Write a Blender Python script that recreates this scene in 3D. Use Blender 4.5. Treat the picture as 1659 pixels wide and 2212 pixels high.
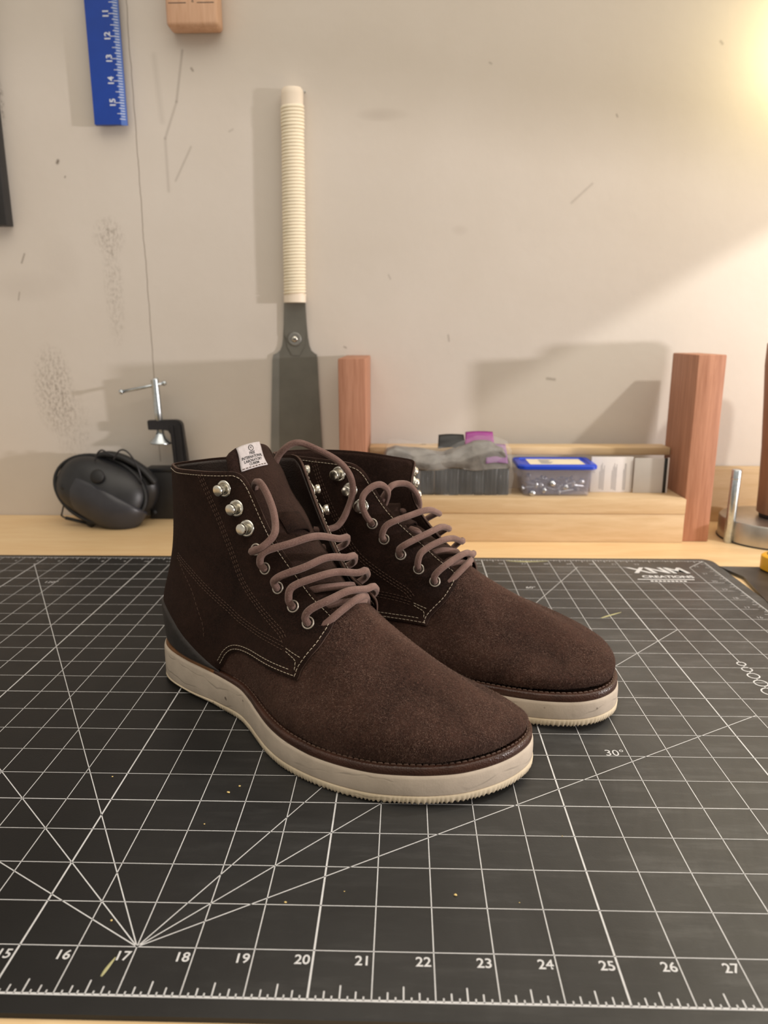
import bpy, bmesh, math, random
import numpy as np
from mathutils import Vector, Matrix, Euler
from mathutils.geometry import delaunay_2d_cdt

for o in list(bpy.data.objects):
    bpy.data.objects.remove(o, do_unlink=True)
scene = bpy.context.scene
COL = scene.collection
I = 0.0254                      # all plan measures below are inches on the cutting mat grid
random.seed(7)
RNG = np.random.default_rng(11)

# ------------------------------------------------------------------ camera
CAM_C = (21.4768, -9.2665, 10.0745)
CAM_R = ((0.9996, 0.0274, -0.0024), (0.0042, -0.2365, -0.9716), (-0.0272, 0.9712, -0.2366))
def W(x, y, z=0.0):
    return Vector(((x - 20) * I, (y - 10) * I, z * I))
cam_d = bpy.data.cameras.new('camera')
cam = bpy.data.objects.new('camera', cam_d)
COL.objects.link(cam)
cam_d.sensor_fit = 'VERTICAL'
cam_d.sensor_height = 9.8
cam_d.sensor_width = 7.35
cam_d.lens = 1596.72 / 2212 * 9.8
cam_d.clip_start = 0.01
cam_d.clip_end = 50
r0, r1, r2 = (Vector(v).normalized() for v in CAM_R)
m = Matrix((( r0.x, -r1.x, -r2.x, 0), (r0.y, -r1.y, -r2.y, 0), (r0.z, -r1.z, -r2.z, 0), (0, 0, 0, 1)))
cam.matrix_world = Matrix.Translation(W(*CAM_C)) @ m
cam_d.dof.use_dof = True
cam_d.dof.focus_distance = 0.455
cam_d.dof.aperture_fstop = 3.0
scene.camera = cam

# ------------------------------------------------------------------ world, lights, exposure
scene.view_settings.view_transform = 'Standard'
scene.view_settings.look = 'None'
scene.view_settings.gamma = 1
scene.view_settings.use_curve_mapping = False
scene.view_settings.exposure = 0.3
world = bpy.data.worlds.new('room_light')
scene.world = world
world.use_nodes = True
bg = world.node_tree.nodes['Background']
bg.inputs[0].default_value = (1.0, 0.92, 0.80, 1)
bg.inputs[1].default_value = 0.41

def light(name, kind, loc, target, power, color, **kw):
    d = bpy.data.lights.new(name, kind)
    d.energy = power
    d.color = color
    for k, v in kw.items():
        setattr(d, k, v)
    o = bpy.data.objects.new(name, d)
    COL.objects.link(o)
    o.location = loc
    o.rotation_euler = (Vector(target) - Vector(loc)).to_track_quat('-Z', 'Y').to_euler()
    return o
# low work light standing to the right of the bench
KEY_L = Vector((121, -15, 13.0))
AZ, EL = math.radians(197), math.radians(-76)
KEY_T = KEY_L + 60 * Vector((math.cos(EL) * math.cos(AZ), math.cos(EL) * math.sin(AZ), math.sin(EL)))
light('work_light', 'SPOT', W(*KEY_L), W(*KEY_T), 142.0, (1.0, 0.94, 0.93), spot_size=math.radians(2 * 83.95), spot_blend=0.006, shadow_soft_size=0.055)
# shaded yellow desk lamp, upper right, out of frame: wide cone downwards, a little light from its vent upwards
light('desk_lamp_bulb', 'SPOT', W(50.7, 13.6, 25.5), W(50.7 + 3.3, 13.6, 25.5 - 10), 8.6, (1.0, 0.96, 0.87), spot_size=math.radians(148), spot_blend=0.03, shadow_soft_size=0.016)
light('desk_lamp_vent', 'POINT', W(42.2, 28.6, 23.6), W(42, 30, 24), 0.95, (1.0, 0.84, 0.42), shadow_soft_size=0.02)
# added overhead fill light, behind and above, not a known fixture
light('overhead_fill', 'AREA', W(30, -6, 62), W(24, 8, 0), 16.0, (1.0, 0.91, 0.77), shape='RECTANGLE', size=2.4, size_y=1.6)

# ------------------------------------------------------------------ node helper
class NT:
    def __init__(s, name):
        s.m = bpy.data.materials.new(name)
        s.m.use_nodes = True
        s.t = s.m.node_tree
        s.b = s.t.nodes['Principled BSDF']
        s._co = {}
    def n(s, typ, **kw):
        nd = s.t.nodes.new(typ)
        for k, v in kw.items():
            setattr(nd, k, v)
        return nd
    def link(s, a, b):
        s.t.links.new(a, b)
    def put(s, sock, v):
        if isinstance(v, bpy.types.NodeSocket):
            s.t.links.new(v, sock)
        else:
            sock.default_value = v
    def co(s, kind='Object', scale=None, rot=None):
        if 'tc' not in s._co:
            s._co['tc'] = s.n('ShaderNodeTexCoord')
        c = s._co['tc'].outputs[kind]
        if scale or rot:
            mp = s.n('ShaderNodeMapping')
            s.link(c, mp.inputs[0])
            if scale: mp.inputs['Scale'].default_value = scale
            if rot: mp.inputs['Rotation'].default_value = rot
            c = mp.outputs[0]
        return c
    def noise(s, scale, detail=4, rough=.55, co=None, dist=0, out='Fac'):
        nd = s.n('ShaderNodeTexNoise')
        nd.inputs['Scale'].default_value = scale
        nd.inputs['Detail'].default_value = detail
        nd.inputs['Roughness'].default_value = rough
        nd.inputs['Distortion'].default_value = dist
        s.link(co if co is not None else s.co(), nd.inputs['Vector'])
        return nd.outputs[out]
    def ramp(s, fac, stops, interp='LINEAR'):
        nd = s.n('ShaderNodeValToRGB')
        e = nd.color_ramp.elements
        nd.color_ramp.interpolation = interp
        while len(e) < len(stops): e.new(0.5)
        for k, (p, c) in enumerate(stops):
            e[k].position = p
            e[k].color = c if len(c) == 4 else (*c, 1)
        s.put(nd.inputs[0], fac)
        return nd.outputs[0]
    def math(s, op, a, b=0.0, c=None, clamp=False):
        nd = s.n('ShaderNodeMath', operation=op, use_clamp=clamp)
        s.put(nd.inputs[0], a); s.put(nd.inputs[1], b)
        if c is not None: s.put(nd.inputs[2], c)
        return nd.outputs[0]
    def mix(s, fac, a, b, blend='MIX'):
        nd = s.n('ShaderNodeMix', data_type='RGBA', blend_type=blend)
        s.put(nd.inputs[0], fac)
        s.put(nd.inputs[6], a if isinstance(a, bpy.types.NodeSocket) or len(a) == 4 else (*a, 1))
        s.put(nd.inputs[7], b if isinstance(b, bpy.types.NodeSocket) or len(b) == 4 else (*b, 1))
        return nd.outputs[2]
    def sep(s, co=None):
        nd = s.n('ShaderNodeSeparateXYZ')
        s.link(co if co is not None else s.co(), nd.inputs[0])
        return nd.outputs
    def bump(s, h, strength=.3, dist=.001, normal=None):
        nd = s.n('ShaderNodeBump')
        nd.inputs['Strength'].default_value = strength
        nd.inputs['Distance'].default_value = dist
        s.put(nd.inputs['Height'], h)
        if normal is not None: s.link(normal, nd.inputs['Normal'])
        s.link(nd.outputs[0], s.b.inputs['Normal'])
        return nd.outputs[0]
    def set(s, **kw):
        for k, v in kw.items():
            nm = {'color': 'Base Color', 'rough': 'Roughness', 'metal': 'Metallic', 'spec': 'Specular IOR Level', 'sheen': 'Sheen Weight',
                  'sheen_rough': 'Sheen Roughness', 'sheen_tint': 'Sheen Tint', 'coat': 'Coat Weight', 'coat_rough': 'Coat Roughness', 'trans': 'Transmission Weight',
                  'alpha': 'Alpha', 'ior': 'IOR', 'sss': 'Subsurface Weight', 'aniso': 'Anisotropic'}[k]
            if isinstance(v, tuple) and len(v) == 3: v = (*v, 1)
            s.put(s.b.inputs[nm], v)
        return s
def plain(name, color, rough=.5, metal=0.0, var=0.0, vscale=60, bump=0.0, bscale=400, **kw):
    t = NT(name)
    if var:
        f = t.noise(vscale, 5)
        lo = tuple(max(0, c * (1 - var)) for c in color)
        hi = tuple(min(1, c * (1 + var)) for c in color)
        t.set(color=t.ramp(f, [(.3, lo), (.7, hi)]))
    else:
        t.set(color=color)
    t.set(rough=rough, metal=metal, **kw)
    if bump:
        t.bump(t.noise(bscale, 3), bump, .0006)
    return t.m
def srgb(r, g, b):
    f = lambda c: (c / 255 / 12.92) if c / 255 <= .04045 else ((c / 255 + .055) / 1.055) ** 2.4
    return (f(r), f(g), f(b))

# ------------------------------------------------------------------ materials
M = {}
def mat_suede(name, dark, light_, sheen=.35):
    t = NT(name)
    big = t.noise(17, 5, .62, dist=.9)
    mid = t.noise(110, 5, .66, dist=.6)
    fine = t.noise(1500, 3, .7)
    speck = t.noise(620, 4, .8, dist=1.2)
    f = t.math('ADD', t.math('MULTIPLY', big, .66), t.math('MULTIPLY', mid, .34))
    base = t.ramp(f, [(.38, dark), (.50, tuple((a + b) / 2 for a, b in zip(dark, light_))), (.60, light_)])
    c = t.mix(t.math('MULTIPLY', t.ramp(fine, [(.40, (0, 0, 0)), (.68, (1, 1, 1))]), .55), base, tuple(min(1, v * 1.7) for v in light_))
    c = t.mix(t.math('MULTIPLY', t.ramp(speck, [(.54, (0, 0, 0)), (.70, (1, 1, 1))]), .6), c, tuple(min(1, v * 2.6) for v in light_))
    t.set(color=c, rough=.9, spec=.15, sheen=sheen, sheen_rough=.35, sheen_tint=(.60, .38, .29))
    h = t.math('ADD', t.math('MULTIPLY', fine, .45), t.math('ADD', t.math('MULTIPLY', speck, .9), t.math('MULTIPLY', mid, 1.2)))
    t.bump(h, .75, .0014)
    return t.m
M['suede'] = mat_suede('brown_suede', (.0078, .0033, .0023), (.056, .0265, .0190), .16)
M['suede_shaded'] = mat_suede('brown_suede_shaded', (.0042, .0018, .0013), (.0250, .0114, .0078), .06)  # same suede as the vamp, near-side shade put into a darker colour
def mat_leather(name, c, rough=.42, b=.25):
    t = NT(name)
    f = t.noise(45, 5, .6)
    t.set(color=t.ramp(f, [(.3, tuple(v * .65 for v in c)), (.7, tuple(v * 1.35 for v in c))]), rough=rough, spec=.4)
    v = t.n('ShaderNodeTexVoronoi'); v.inputs['Scale'].default_value = 900; t.link(t.co(), v.inputs['Vector'])
    t.bump(t.math('ADD', v.outputs['Distance'], t.noise(60, 4)), b, .0006)
    return t.m
def mat_nap(name, lo, hi):
    t = NT(name)
    f = t.noise(700, 2, .5); g2 = t.noise(24, 4, .6, dist=.8)
    t.set(color=t.ramp(t.math('ADD', t.math('MULTIPLY', f, .55), t.math('MULTIPLY', g2, .45)), [(.36, lo), (.62, hi)]), rough=.85, spec=.2)
    return t.m
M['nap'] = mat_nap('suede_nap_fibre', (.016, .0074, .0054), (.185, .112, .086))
M['nap_shaded'] = mat_nap('shaded_suede_nap_fibre', (.006, .0026, .0018), (.055, .030, .0225))  # quarter fibres, darkened along with the shade painted into the quarter
M['cut_edge'] = plain('raw_leather_edge', (.080, .042, .029), .8, var=.35, vscale=300, bump=.3, bscale=900)
M['lining'] = mat_leather('dark_lining_leather', (.022, .0125, .0095), .50)
M['tongue'] = mat_suede('tongue_leather', (.0105, .0046, .0034), (.028, .0138, .0102), .16)
M['welt'] = mat_leather('brown_welt_leather', (.050, .020, .0125), .34, .3)
M['welt_edge'] = plain('tan_welt_edge', srgb(112, 72, 34), .6, var=.3, bump=.3)
M['heel_cup'] = plain('charcoal_heel_leather', (.024, .0195, .018), .62, var=.35, vscale=60, bump=.4, bscale=400)
def mat_sole(name, c, c2):
    t = NT(name)
    f = t.noise(38, 6, .62)
    fine = t.noise(900, 3)
    base = t.ramp(f, [(.3, c2), (.68, c)])
    # creases: thin dark wavy lines running along the side
    w = t.n('ShaderNodeTexWave', wave_type='BANDS', bands_direction='Z')
    w.inputs['Scale'].default_value = 26; w.inputs['Distortion'].default_value = 9; w.inputs['Detail'].default_value = 3; w.inputs['Detail Scale'].default_value = .6
    t.link(t.co(), w.inputs['Vector'])
    line = t.math('MULTIPLY', t.ramp(w.outputs['Fac'], [(0, (1, 1, 1)), (.035, (0, 0, 0))]), t.ramp(t.noise(30, 2), [(.52, (0, 0, 0)), (.62, (1, 1, 1))]))
    spot = t.ramp(t.noise(120, 1, .4), [(.735, (0, 0, 0)), (.76, (1, 1, 1))])
    col = t.mix(t.math('MULTIPLY', line, .3), base, tuple(v * .35 for v in c2))
    col = t.mix(t.math('MULTIPLY', spot, .75), col, (.06, .035, .025))
    t.set(color=col, rough=.75, spec=.3)
    t.bump(t.math('SUBTRACT', t.math('ADD', t.math('MULTIPLY', fine, .5), t.noise(240, 3)), t.math('MULTIPLY', line, 1.2)), .22, .0006)
    return t.m
M['midsole'] = mat_sole('greyed_cream_midsole', srgb(200, 185, 168), srgb(178, 164, 148))
M['outsole'] = mat_sole('cream_rubber_outsole', srgb(216, 200, 174), srgb(194, 177, 150))
M['steel'] = plain('nickel', (.70, .67, .60), .24, 1.0, var=.12, vscale=300)
M['eyelet'] = plain('antique_nickel', (.46, .41, .35), .42, .9, var=.2, vscale=400)
M['hole'] = plain('eyelet_hole_dark', (.004, .003, .003), .9)  # near-black fill painted for the shade inside eyelets and screw slot
M['thread_light'] = plain('pale_thread', srgb(168, 154, 136), .8, var=.2, vscale=900)
M['thread_dark'] = plain('brown_thread', srgb(82, 60, 48), .8, var=.2, vscale=900)
def mat_lace():
    t = NT('dusty_brown_lace')
    f = t.noise(60, 3)
    fib = t.noise(1700, 3, .7)
    c = t.ramp(f, [(.3, srgb(92, 68, 62)), (.7, srgb(122, 96, 89))])
    c = t.mix(t.ramp(fib, [(.50, (0, 0, 0)), (.80, (1, 1, 1))]), c, srgb(146, 120, 111))
    t.set(color=c, rough=.9, spec=.15, sheen=.35, sheen_rough=.5, sheen_tint=(.8, .65, .58))
    t.bump(fib, .5, .0006)
    return t.m
M['lace'] = mat_lace()
M['tag'] = plain('white_woven_tag', srgb(196, 188, 188), .85, var=.08, vscale=300, bump=.4, bscale=1800)
M['ink'] = plain('black_print', (.012, .012, .014), .7)

def mat_matsurface():
    t = NT('black_cutting_mat')
    f = t.noise(9, 6, .6)
    x, y, z = t.sep()
    scr = t.noise(60, 5, .7, co=t.co(scale=(.25, 1.6, 1), rot=(0, 0, .5)))
    # chalk and dust smears, with lamp glow painted in as paler right side
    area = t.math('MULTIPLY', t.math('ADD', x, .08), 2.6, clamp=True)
    rub_glow = t.ramp(t.noise(6, 6, .7, dist=.8), [(.30, (0, 0, 0)), (.75, (1, 1, 1))])
    smear_ = t.math('MULTIPLY', t.ramp(scr, [(.5, (0, 0, 0)), (.8, (1, 1, 1))]), rub_glow)
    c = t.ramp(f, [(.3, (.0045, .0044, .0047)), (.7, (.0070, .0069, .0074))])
    c = t.mix(t.math('MULTIPLY', area, t.math('ADD', .16, t.math('MULTIPLY', rub_glow, .22))), c, (.23, .227, .222))
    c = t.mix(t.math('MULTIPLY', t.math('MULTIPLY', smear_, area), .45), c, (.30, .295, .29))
    t.set(color=c, rough=t.ramp(t.noise(40, 4), [(.3, (.42, .42, .42)), (.7, (.48, .48, .48))]), spec=.36)
    t.bump(t.noise(1500, 2), .22, .0003)
    return t.m
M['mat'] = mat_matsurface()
M['mat_print'] = plain('grey_white_print', srgb(212, 212, 214), .6, var=.08, vscale=200)
M['mat_print_dim'] = plain('grey_print', srgb(176, 176, 178), .6, var=.14, vscale=200)

def mat_wood(name, c1, c2, grain=(3, 40, 40), rough=.55, knots=.0):
    t = NT(name)
    co = t.co(scale=grain)
    f = t.noise(3.2, 7, .62, co=co, dist=.7)
    g = t.noise(12, 4, .6, co=co)
    c = t.ramp(t.math('ADD', t.math('MULTIPLY', f, .7), t.math('MULTIPLY', g, .3)), [(.32, c2), (.5, tuple((a + b) / 2 for a, b in zip(c1, c2))), (.66, c1)])
    t.set(color=c, rough=rough, spec=.35)
    t.bump(g, .12, .0006)
    return t.m
M['bench'] = mat_wood('pine_bench_top', srgb(243, 214, 168), srgb(228, 190, 140), (2.2, 16, 16), .42)
M['pine'] = mat_wood('pale_pine', srgb(210, 184, 148), srgb(192, 162, 122), (3, 30, 30))
M['redwood_v'] = mat_wood('pink_redwood_upright', srgb(190, 138, 112), srgb(152, 102, 78), (46, 46, 2.2))
M['maple'] = mat_wood('rosy_maple_block', srgb(222, 184, 156), srgb(200, 156, 126), (30, 30, 3))
M['brownwood'] = mat_wood('brown_turned_wood', srgb(160, 120, 92), srgb(130, 92, 68), (26, 26, 3))
M['black_plastic'] = plain('black_plastic', (.014, .014, .016), .42, var=.2, vscale=80, bump=.08, bscale=900)
M['soft_black'] = plain('soft_black_rubber', (.009, .009, .010), .6, var=.2)
M['dark_metal'] = plain('dark_grey_painted_metal', (.030, .029, .030), .45, .3, var=.15)
M['black_iron'] = plain('black_enamelled_iron', (.020, .019, .022), .35, .2, var=.2)
M['zinc'] = plain('zinc_plated_steel', (.55, .60, .64), .30, 1.0, var=.15, vscale=200)
M['saw_steel'] = plain('brushed_saw_steel', (.165, .158, .135), .45, .35, var=.10, vscale=30)
M['saw_steel_edge'] = plain('ground_saw_steel', (.24, .235, .215), .42, .4, var=.08, vscale=30)
M['base_steel'] = plain('turned_steel', (.52, .49, .45), .36, 1.0, var=.12, vscale=50)
M['rattan'] = plain('pale_rattan', srgb(240, 229, 205), .55, var=.04, vscale=60, bump=.2, bscale=600)
M['handle_white'] = plain('ivory_collar', srgb(232, 218, 200), .5)
M['blue'] = plain('blue_anodised_aluminium', srgb(14, 62, 158), .42, .15, var=.06)
M['blue_light'] = plain('worn_blue_bevel', srgb(74, 106, 178), .45, .15, var=.08)
M['white_print'] = plain('white_print', srgb(205, 212, 226), .6)
M['blue_lid'] = plain('blue_lid_plastic', srgb(16, 62, 190), .35)
def mat_clear(name, c, alpha, rough=.12):
    t = NT(name)
    t.set(color=c, rough=rough, alpha=alpha, spec=.5)
    return t.m
M['clear_tub'] = mat_clear('cloudy_clear_plastic', (.50, .50, .62), .20, .15)
def mat_film():
    t = NT('grey_plastic_film')
    v = t.n('ShaderNodeTexVoronoi', feature='DISTANCE_TO_EDGE'); v.inputs['Scale'].default_value = 15
    nz_ = t.noise(26, 3, .5, out='Color')
    vm = t.n('ShaderNodeVectorMath', operation='MULTIPLY_ADD'); t.link(nz_, vm.inputs[0]); vm.inputs[1].default_value = (.03, .03, .03); t.link(t.co(), vm.inputs[2])
    t.link(vm.outputs[0], v.inputs['Vector'])
    f = t.noise(50, 4, .6)
    t.set(color=t.ramp(f, [(.3, srgb(88, 82, 77)), (.7, srgb(132, 125, 118))]), rough=.16, alpha=.86, spec=.8)
    t.bump(t.math('ADD', v.outputs[0], t.math('MULTIPLY', t.noise(120, 3), .15)), 1.0, .0032)
    return t.m
M['film'] = mat_film()
M['film_clear'] = mat_clear('clear_plastic_film', (.8, .79, .78), .05, .10)
M['purple'] = plain('purple_print', srgb(140, 50, 126), .35)
M['black_card'] = plain('black_card', (.008, .008, .009), .4)
def mat_pack():
    t = NT('charcoal_ribbed_pack')
    w = t.noise(30, 4, .6, co=t.co(scale=(9, 1, .6)))
    t.set(color=t.ramp(w, [(.35, (.002, .002, .0022)), (.7, (.017, .016, .016))]), rough=.35, spec=.5)
    t.bump(t.noise(70, 3, co=t.co(scale=(8, 1, .4))), .5, .002)
    return t.m
M['pack'] = mat_pack()
M['paper'] = plain('white_paper', srgb(214, 208, 206), .8, var=.03)
M['paper_grey'] = plain('grey_leaflet', srgb(196, 190, 186), .7, var=.03)
M['paper_print'] = plain('faint_grey_text', srgb(150, 146, 148), .8)
M['label_cream'] = plain('cream_sticker', srgb(224, 214, 190), .6, var=.05)
M['label_print'] = plain('blue_grey_print', srgb(112, 118, 142), .6)
M['screw'] = plain('zinc_screw_steel', (.62, .64, .68), .28, 1.0, var=.2, vscale=500)
M['yellow'] = plain('yellow_tape_case', srgb(236, 176, 36), .4)
M['crumb'] = plain('sawdust_crumb', srgb(226, 198, 130), .8)
# ------------------------------------------------------------------ geometry helpers
def obj(name, verts, faces, mat, parent=None, smooth=False, loc=None, rot=None, mats=None, fmat=None):
    me = bpy.data.meshes.new(name)
    me.from_pydata([tuple(map(float, v)) for v in verts], [], [tuple(f) for f in faces])
    for mm in (mats or [mat]):
        me.materials.append(mm)
    if fmat is not None:
        me.polygons.foreach_set('material_index', fmat)
    if smooth:
        me.polygons.foreach_set('use_smooth', [True] * len(me.polygons))
    me.update()
    o = bpy.data.objects.new(name, me)
    COL.objects.link(o)
    if parent is not None: o.parent = parent
    if loc is not None: o.location = loc
    if rot is not None: o.rotation_euler = rot
    return o
def from_bm(name, bm, mat, parent=None, smooth=False, loc=None, rot=None, angle=None):
    bmesh.ops.recalc_face_normals(bm, faces=bm.faces)
    me = bpy.data.meshes.new(name)
    bm.to_mesh(me); bm.free()
    me.materials.append(mat)
    if smooth:
        me.polygons.foreach_set('use_smooth', [True] * len(me.polygons))
        if angle:
            me.set_sharp_from_angle(angle=math.radians(angle))
    o = bpy.data.objects.new(name, me)
    COL.objects.link(o)
    if parent is not None: o.parent = parent
    if loc is not None: o.location = loc
    if rot is not None: o.rotation_euler = rot
    return o
def empty(name, loc, rz=0.0, label=None, cat=None, group=None):
    o = bpy.data.objects.new(name, None)
    o.empty_display_size = .02
    COL.objects.link(o)
    o.location = loc
    o.rotation_euler = (0, 0, rz)
    if label: tag(o, label, cat, group)
    return o
def tag(o, label=None, cat=None, group=None, kind=None):
    if label: o['label'] = label
    if cat: o['category'] = cat
    if group: o['group'] = group
    if kind: o['kind'] = kind
    return o
def bm_box(bm, lo, hi, bevel=0.0, seg=2, mat=None):
    lo, hi = Vector(lo), Vector(hi)
    r = bmesh.ops.create_cube(bm, size=1.0)
    vs = r['verts']
    c, d = (lo + hi) / 2, hi - lo
    for v in vs:
        v.co = Vector((c.x + v.co.x * d.x, c.y + v.co.y * d.y, c.z + v.co.z * d.z))
        if mat is not None: v.co = mat @ v.co
    if bevel:
        es = list({e for v in vs for e in v.link_edges})
        bmesh.ops.bevel(bm, geom=es, offset=bevel, segments=seg, profile=.5, affect='EDGES')
def box(name, lo, hi, mat, parent=None, bevel=0.0, seg=2, rot=None, loc=None, smooth=True):
    bm = bmesh.new()
    bm_box(bm, lo, hi, bevel, seg)
    return from_bm(name, bm, mat, parent, smooth and bevel > 0, loc, rot, 40)
def ibox(name, x0, x1, y0, y1, z0, z1, mat, parent=None, bevel=0.0, seg=2):
    """box from grid inches; object origin at its base centre"""
    c = W((x0 + x1) / 2, (y0 + y1) / 2, z0)
    hx, hy, h = (x1 - x0) / 2 * I, (y1 - y0) / 2 * I, (z1 - z0) * I
    o = box(name, (-hx, -hy, 0), (hx, hy, h), mat, None, bevel, seg)
    if parent is not None:
        o.parent = parent
        o.location = c - parent.location
    else:
        o.location = c
    return o
def lathe(profile, seg=32, cap=True):
    v, f = [], []
    n = len(profile)
    for r, z in profile:
        for k in range(seg):
            a = 2 * math.pi * k / seg
            v.append((r * math.cos(a), r * math.sin(a), z))
    for i in range(n - 1):
        for k in range(seg):
            a, b = i * seg + k, i * seg + (k + 1) % seg
            f.append((a, b, b + seg, a + seg))
    if cap:
        f.append(tuple(range(seg - 1, -1, -1)))
        f.append(tuple((n - 1) * seg + k for k in range(seg)))
    return v, f
def catmull(pts, m=8, closed=False):
    P = np.asarray(pts, float)
    n = len(P)
    out = []
    rng = range(n) if closed else range(n - 1)
    for i in rng:
        if closed:
            p0, p1, p2, p3 = P[(i - 1) % n], P[i], P[(i + 1) % n], P[(i + 2) % n]
        else:
            p1, p2 = P[i], P[i + 1]
            p0 = P[i - 1] if i > 0 else 2 * p1 - p2
            p3 = P[i + 2] if i + 2 < n else 2 * p2 - p1
        for k in range(m):
            t = k / m
            out.append(.5 * ((2 * p1) + (-p0 + p2) * t + (2 * p0 - 5 * p1 + 4 * p2 - p3) * t * t + (-p0 + 3 * p1 - 3 * p2 + p3) * t ** 3))
    if not closed: out.append(P[-1])
    return np.array(out)
def resample(P, step, closed=False):
    P = np.asarray(P, float)
    Q = np.vstack([P, P[:1]]) if closed else P
    d = np.r_[0, np.cumsum(np.linalg.norm(np.diff(Q, axis=0), axis=1))]
    n = max(2, int(round(d[-1] / step)) + (0 if closed else 1))
    s = np.linspace(0, d[-1], n, endpoint=not closed)
    return np.stack([np.interp(s, d, Q[:, k]) for k in range(Q.shape[1])], 1)
def tube(P, r, seg=10, caps=True, flat=1.0, rfun=None):
    P = np.asarray(P, float)
    n = len(P)
    T = np.gradient(P, axis=0)
    T /= np.linalg.norm(T, axis=1, keepdims=True) + 1e-12
    up = np.array([0, 0, 1.0])
    if abs(T[0] @ up) > .9: up = np.array([1.0, 0, 0])
    v, f = [], []
    nrm = np.cross(T[0], up); nrm /= np.linalg.norm(nrm)
    for i in range(n):
        nrm = nrm - T[i] * (nrm @ T[i]); nrm /= np.linalg.norm(nrm)
        bn = np.cross(T[i], nrm)
        rr = rfun(i / (n - 1)) * r if rfun else r
        for k in range(seg):
            a = 2 * math.pi * k / seg
            v.append(P[i] + rr * (math.cos(a) * nrm + flat * math.sin(a) * bn))
    for i in range(n - 1):
        for k in range(seg):
            a, b = i * seg + k, i * seg + (k + 1) % seg
            f.append((a, b, b + seg, a + seg))
    if caps:
        f.append(tuple(range(seg - 1, -1, -1)))
        f.append(tuple((n - 1) * seg + k for k in range(seg)))
    return v, f
class Acc:
    """collects pieces of one part"""
    def __init__(s): s.v, s.f = [], []
    def add(s, vf):
        b = len(s.v)
        s.v += [tuple(map(float, p)) for p in vf[0]]
        s.f += [tuple(b + i for i in q) for q in vf[1]]
        return s
def prism(poly, h0, h1):
    """extrude a 2D outline (counter-clockwise) between two heights"""
    n = len(poly)
    v = [(x, y, h0) for x, y in poly] + [(x, y, h1) for x, y in poly]
    f = [tuple(range(n - 1, -1, -1)), tuple(range(n, 2 * n))]
    f += [(i, (i + 1) % n, n + (i + 1) % n, n + i) for i in range(n)]
    return v, f
def text_mesh(name, body, size, mat, parent, matrix, align='CENTER', bold=0.0, shear=0.0, extrude=0.0):
    cu = bpy.data.curves.new(name, 'FONT')
    cu.body = body
    cu.size = size
    cu.align_x = align
    cu.align_y = 'CENTER'
    cu.offset = bold
    cu.shear = shear
    cu.extrude = extrude
    cu.resolution_u = 4
    tmp = bpy.data.objects.new(name + '_tmp', cu)
    COL.objects.link(tmp)
    dg = bpy.context.evaluated_depsgraph_get()
    me = bpy.data.meshes.new_from_object(tmp.evaluated_get(dg))
    bpy.data.objects.remove(tmp)
    bpy.data.curves.remove(cu)
    me.name = name
    me.materials.clear()
    me.materials.append(mat)
    o = bpy.data.objects.new(name, me)
    COL.objects.link(o)
    o.parent = parent
    o.matrix_local = matrix
    return o

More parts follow.
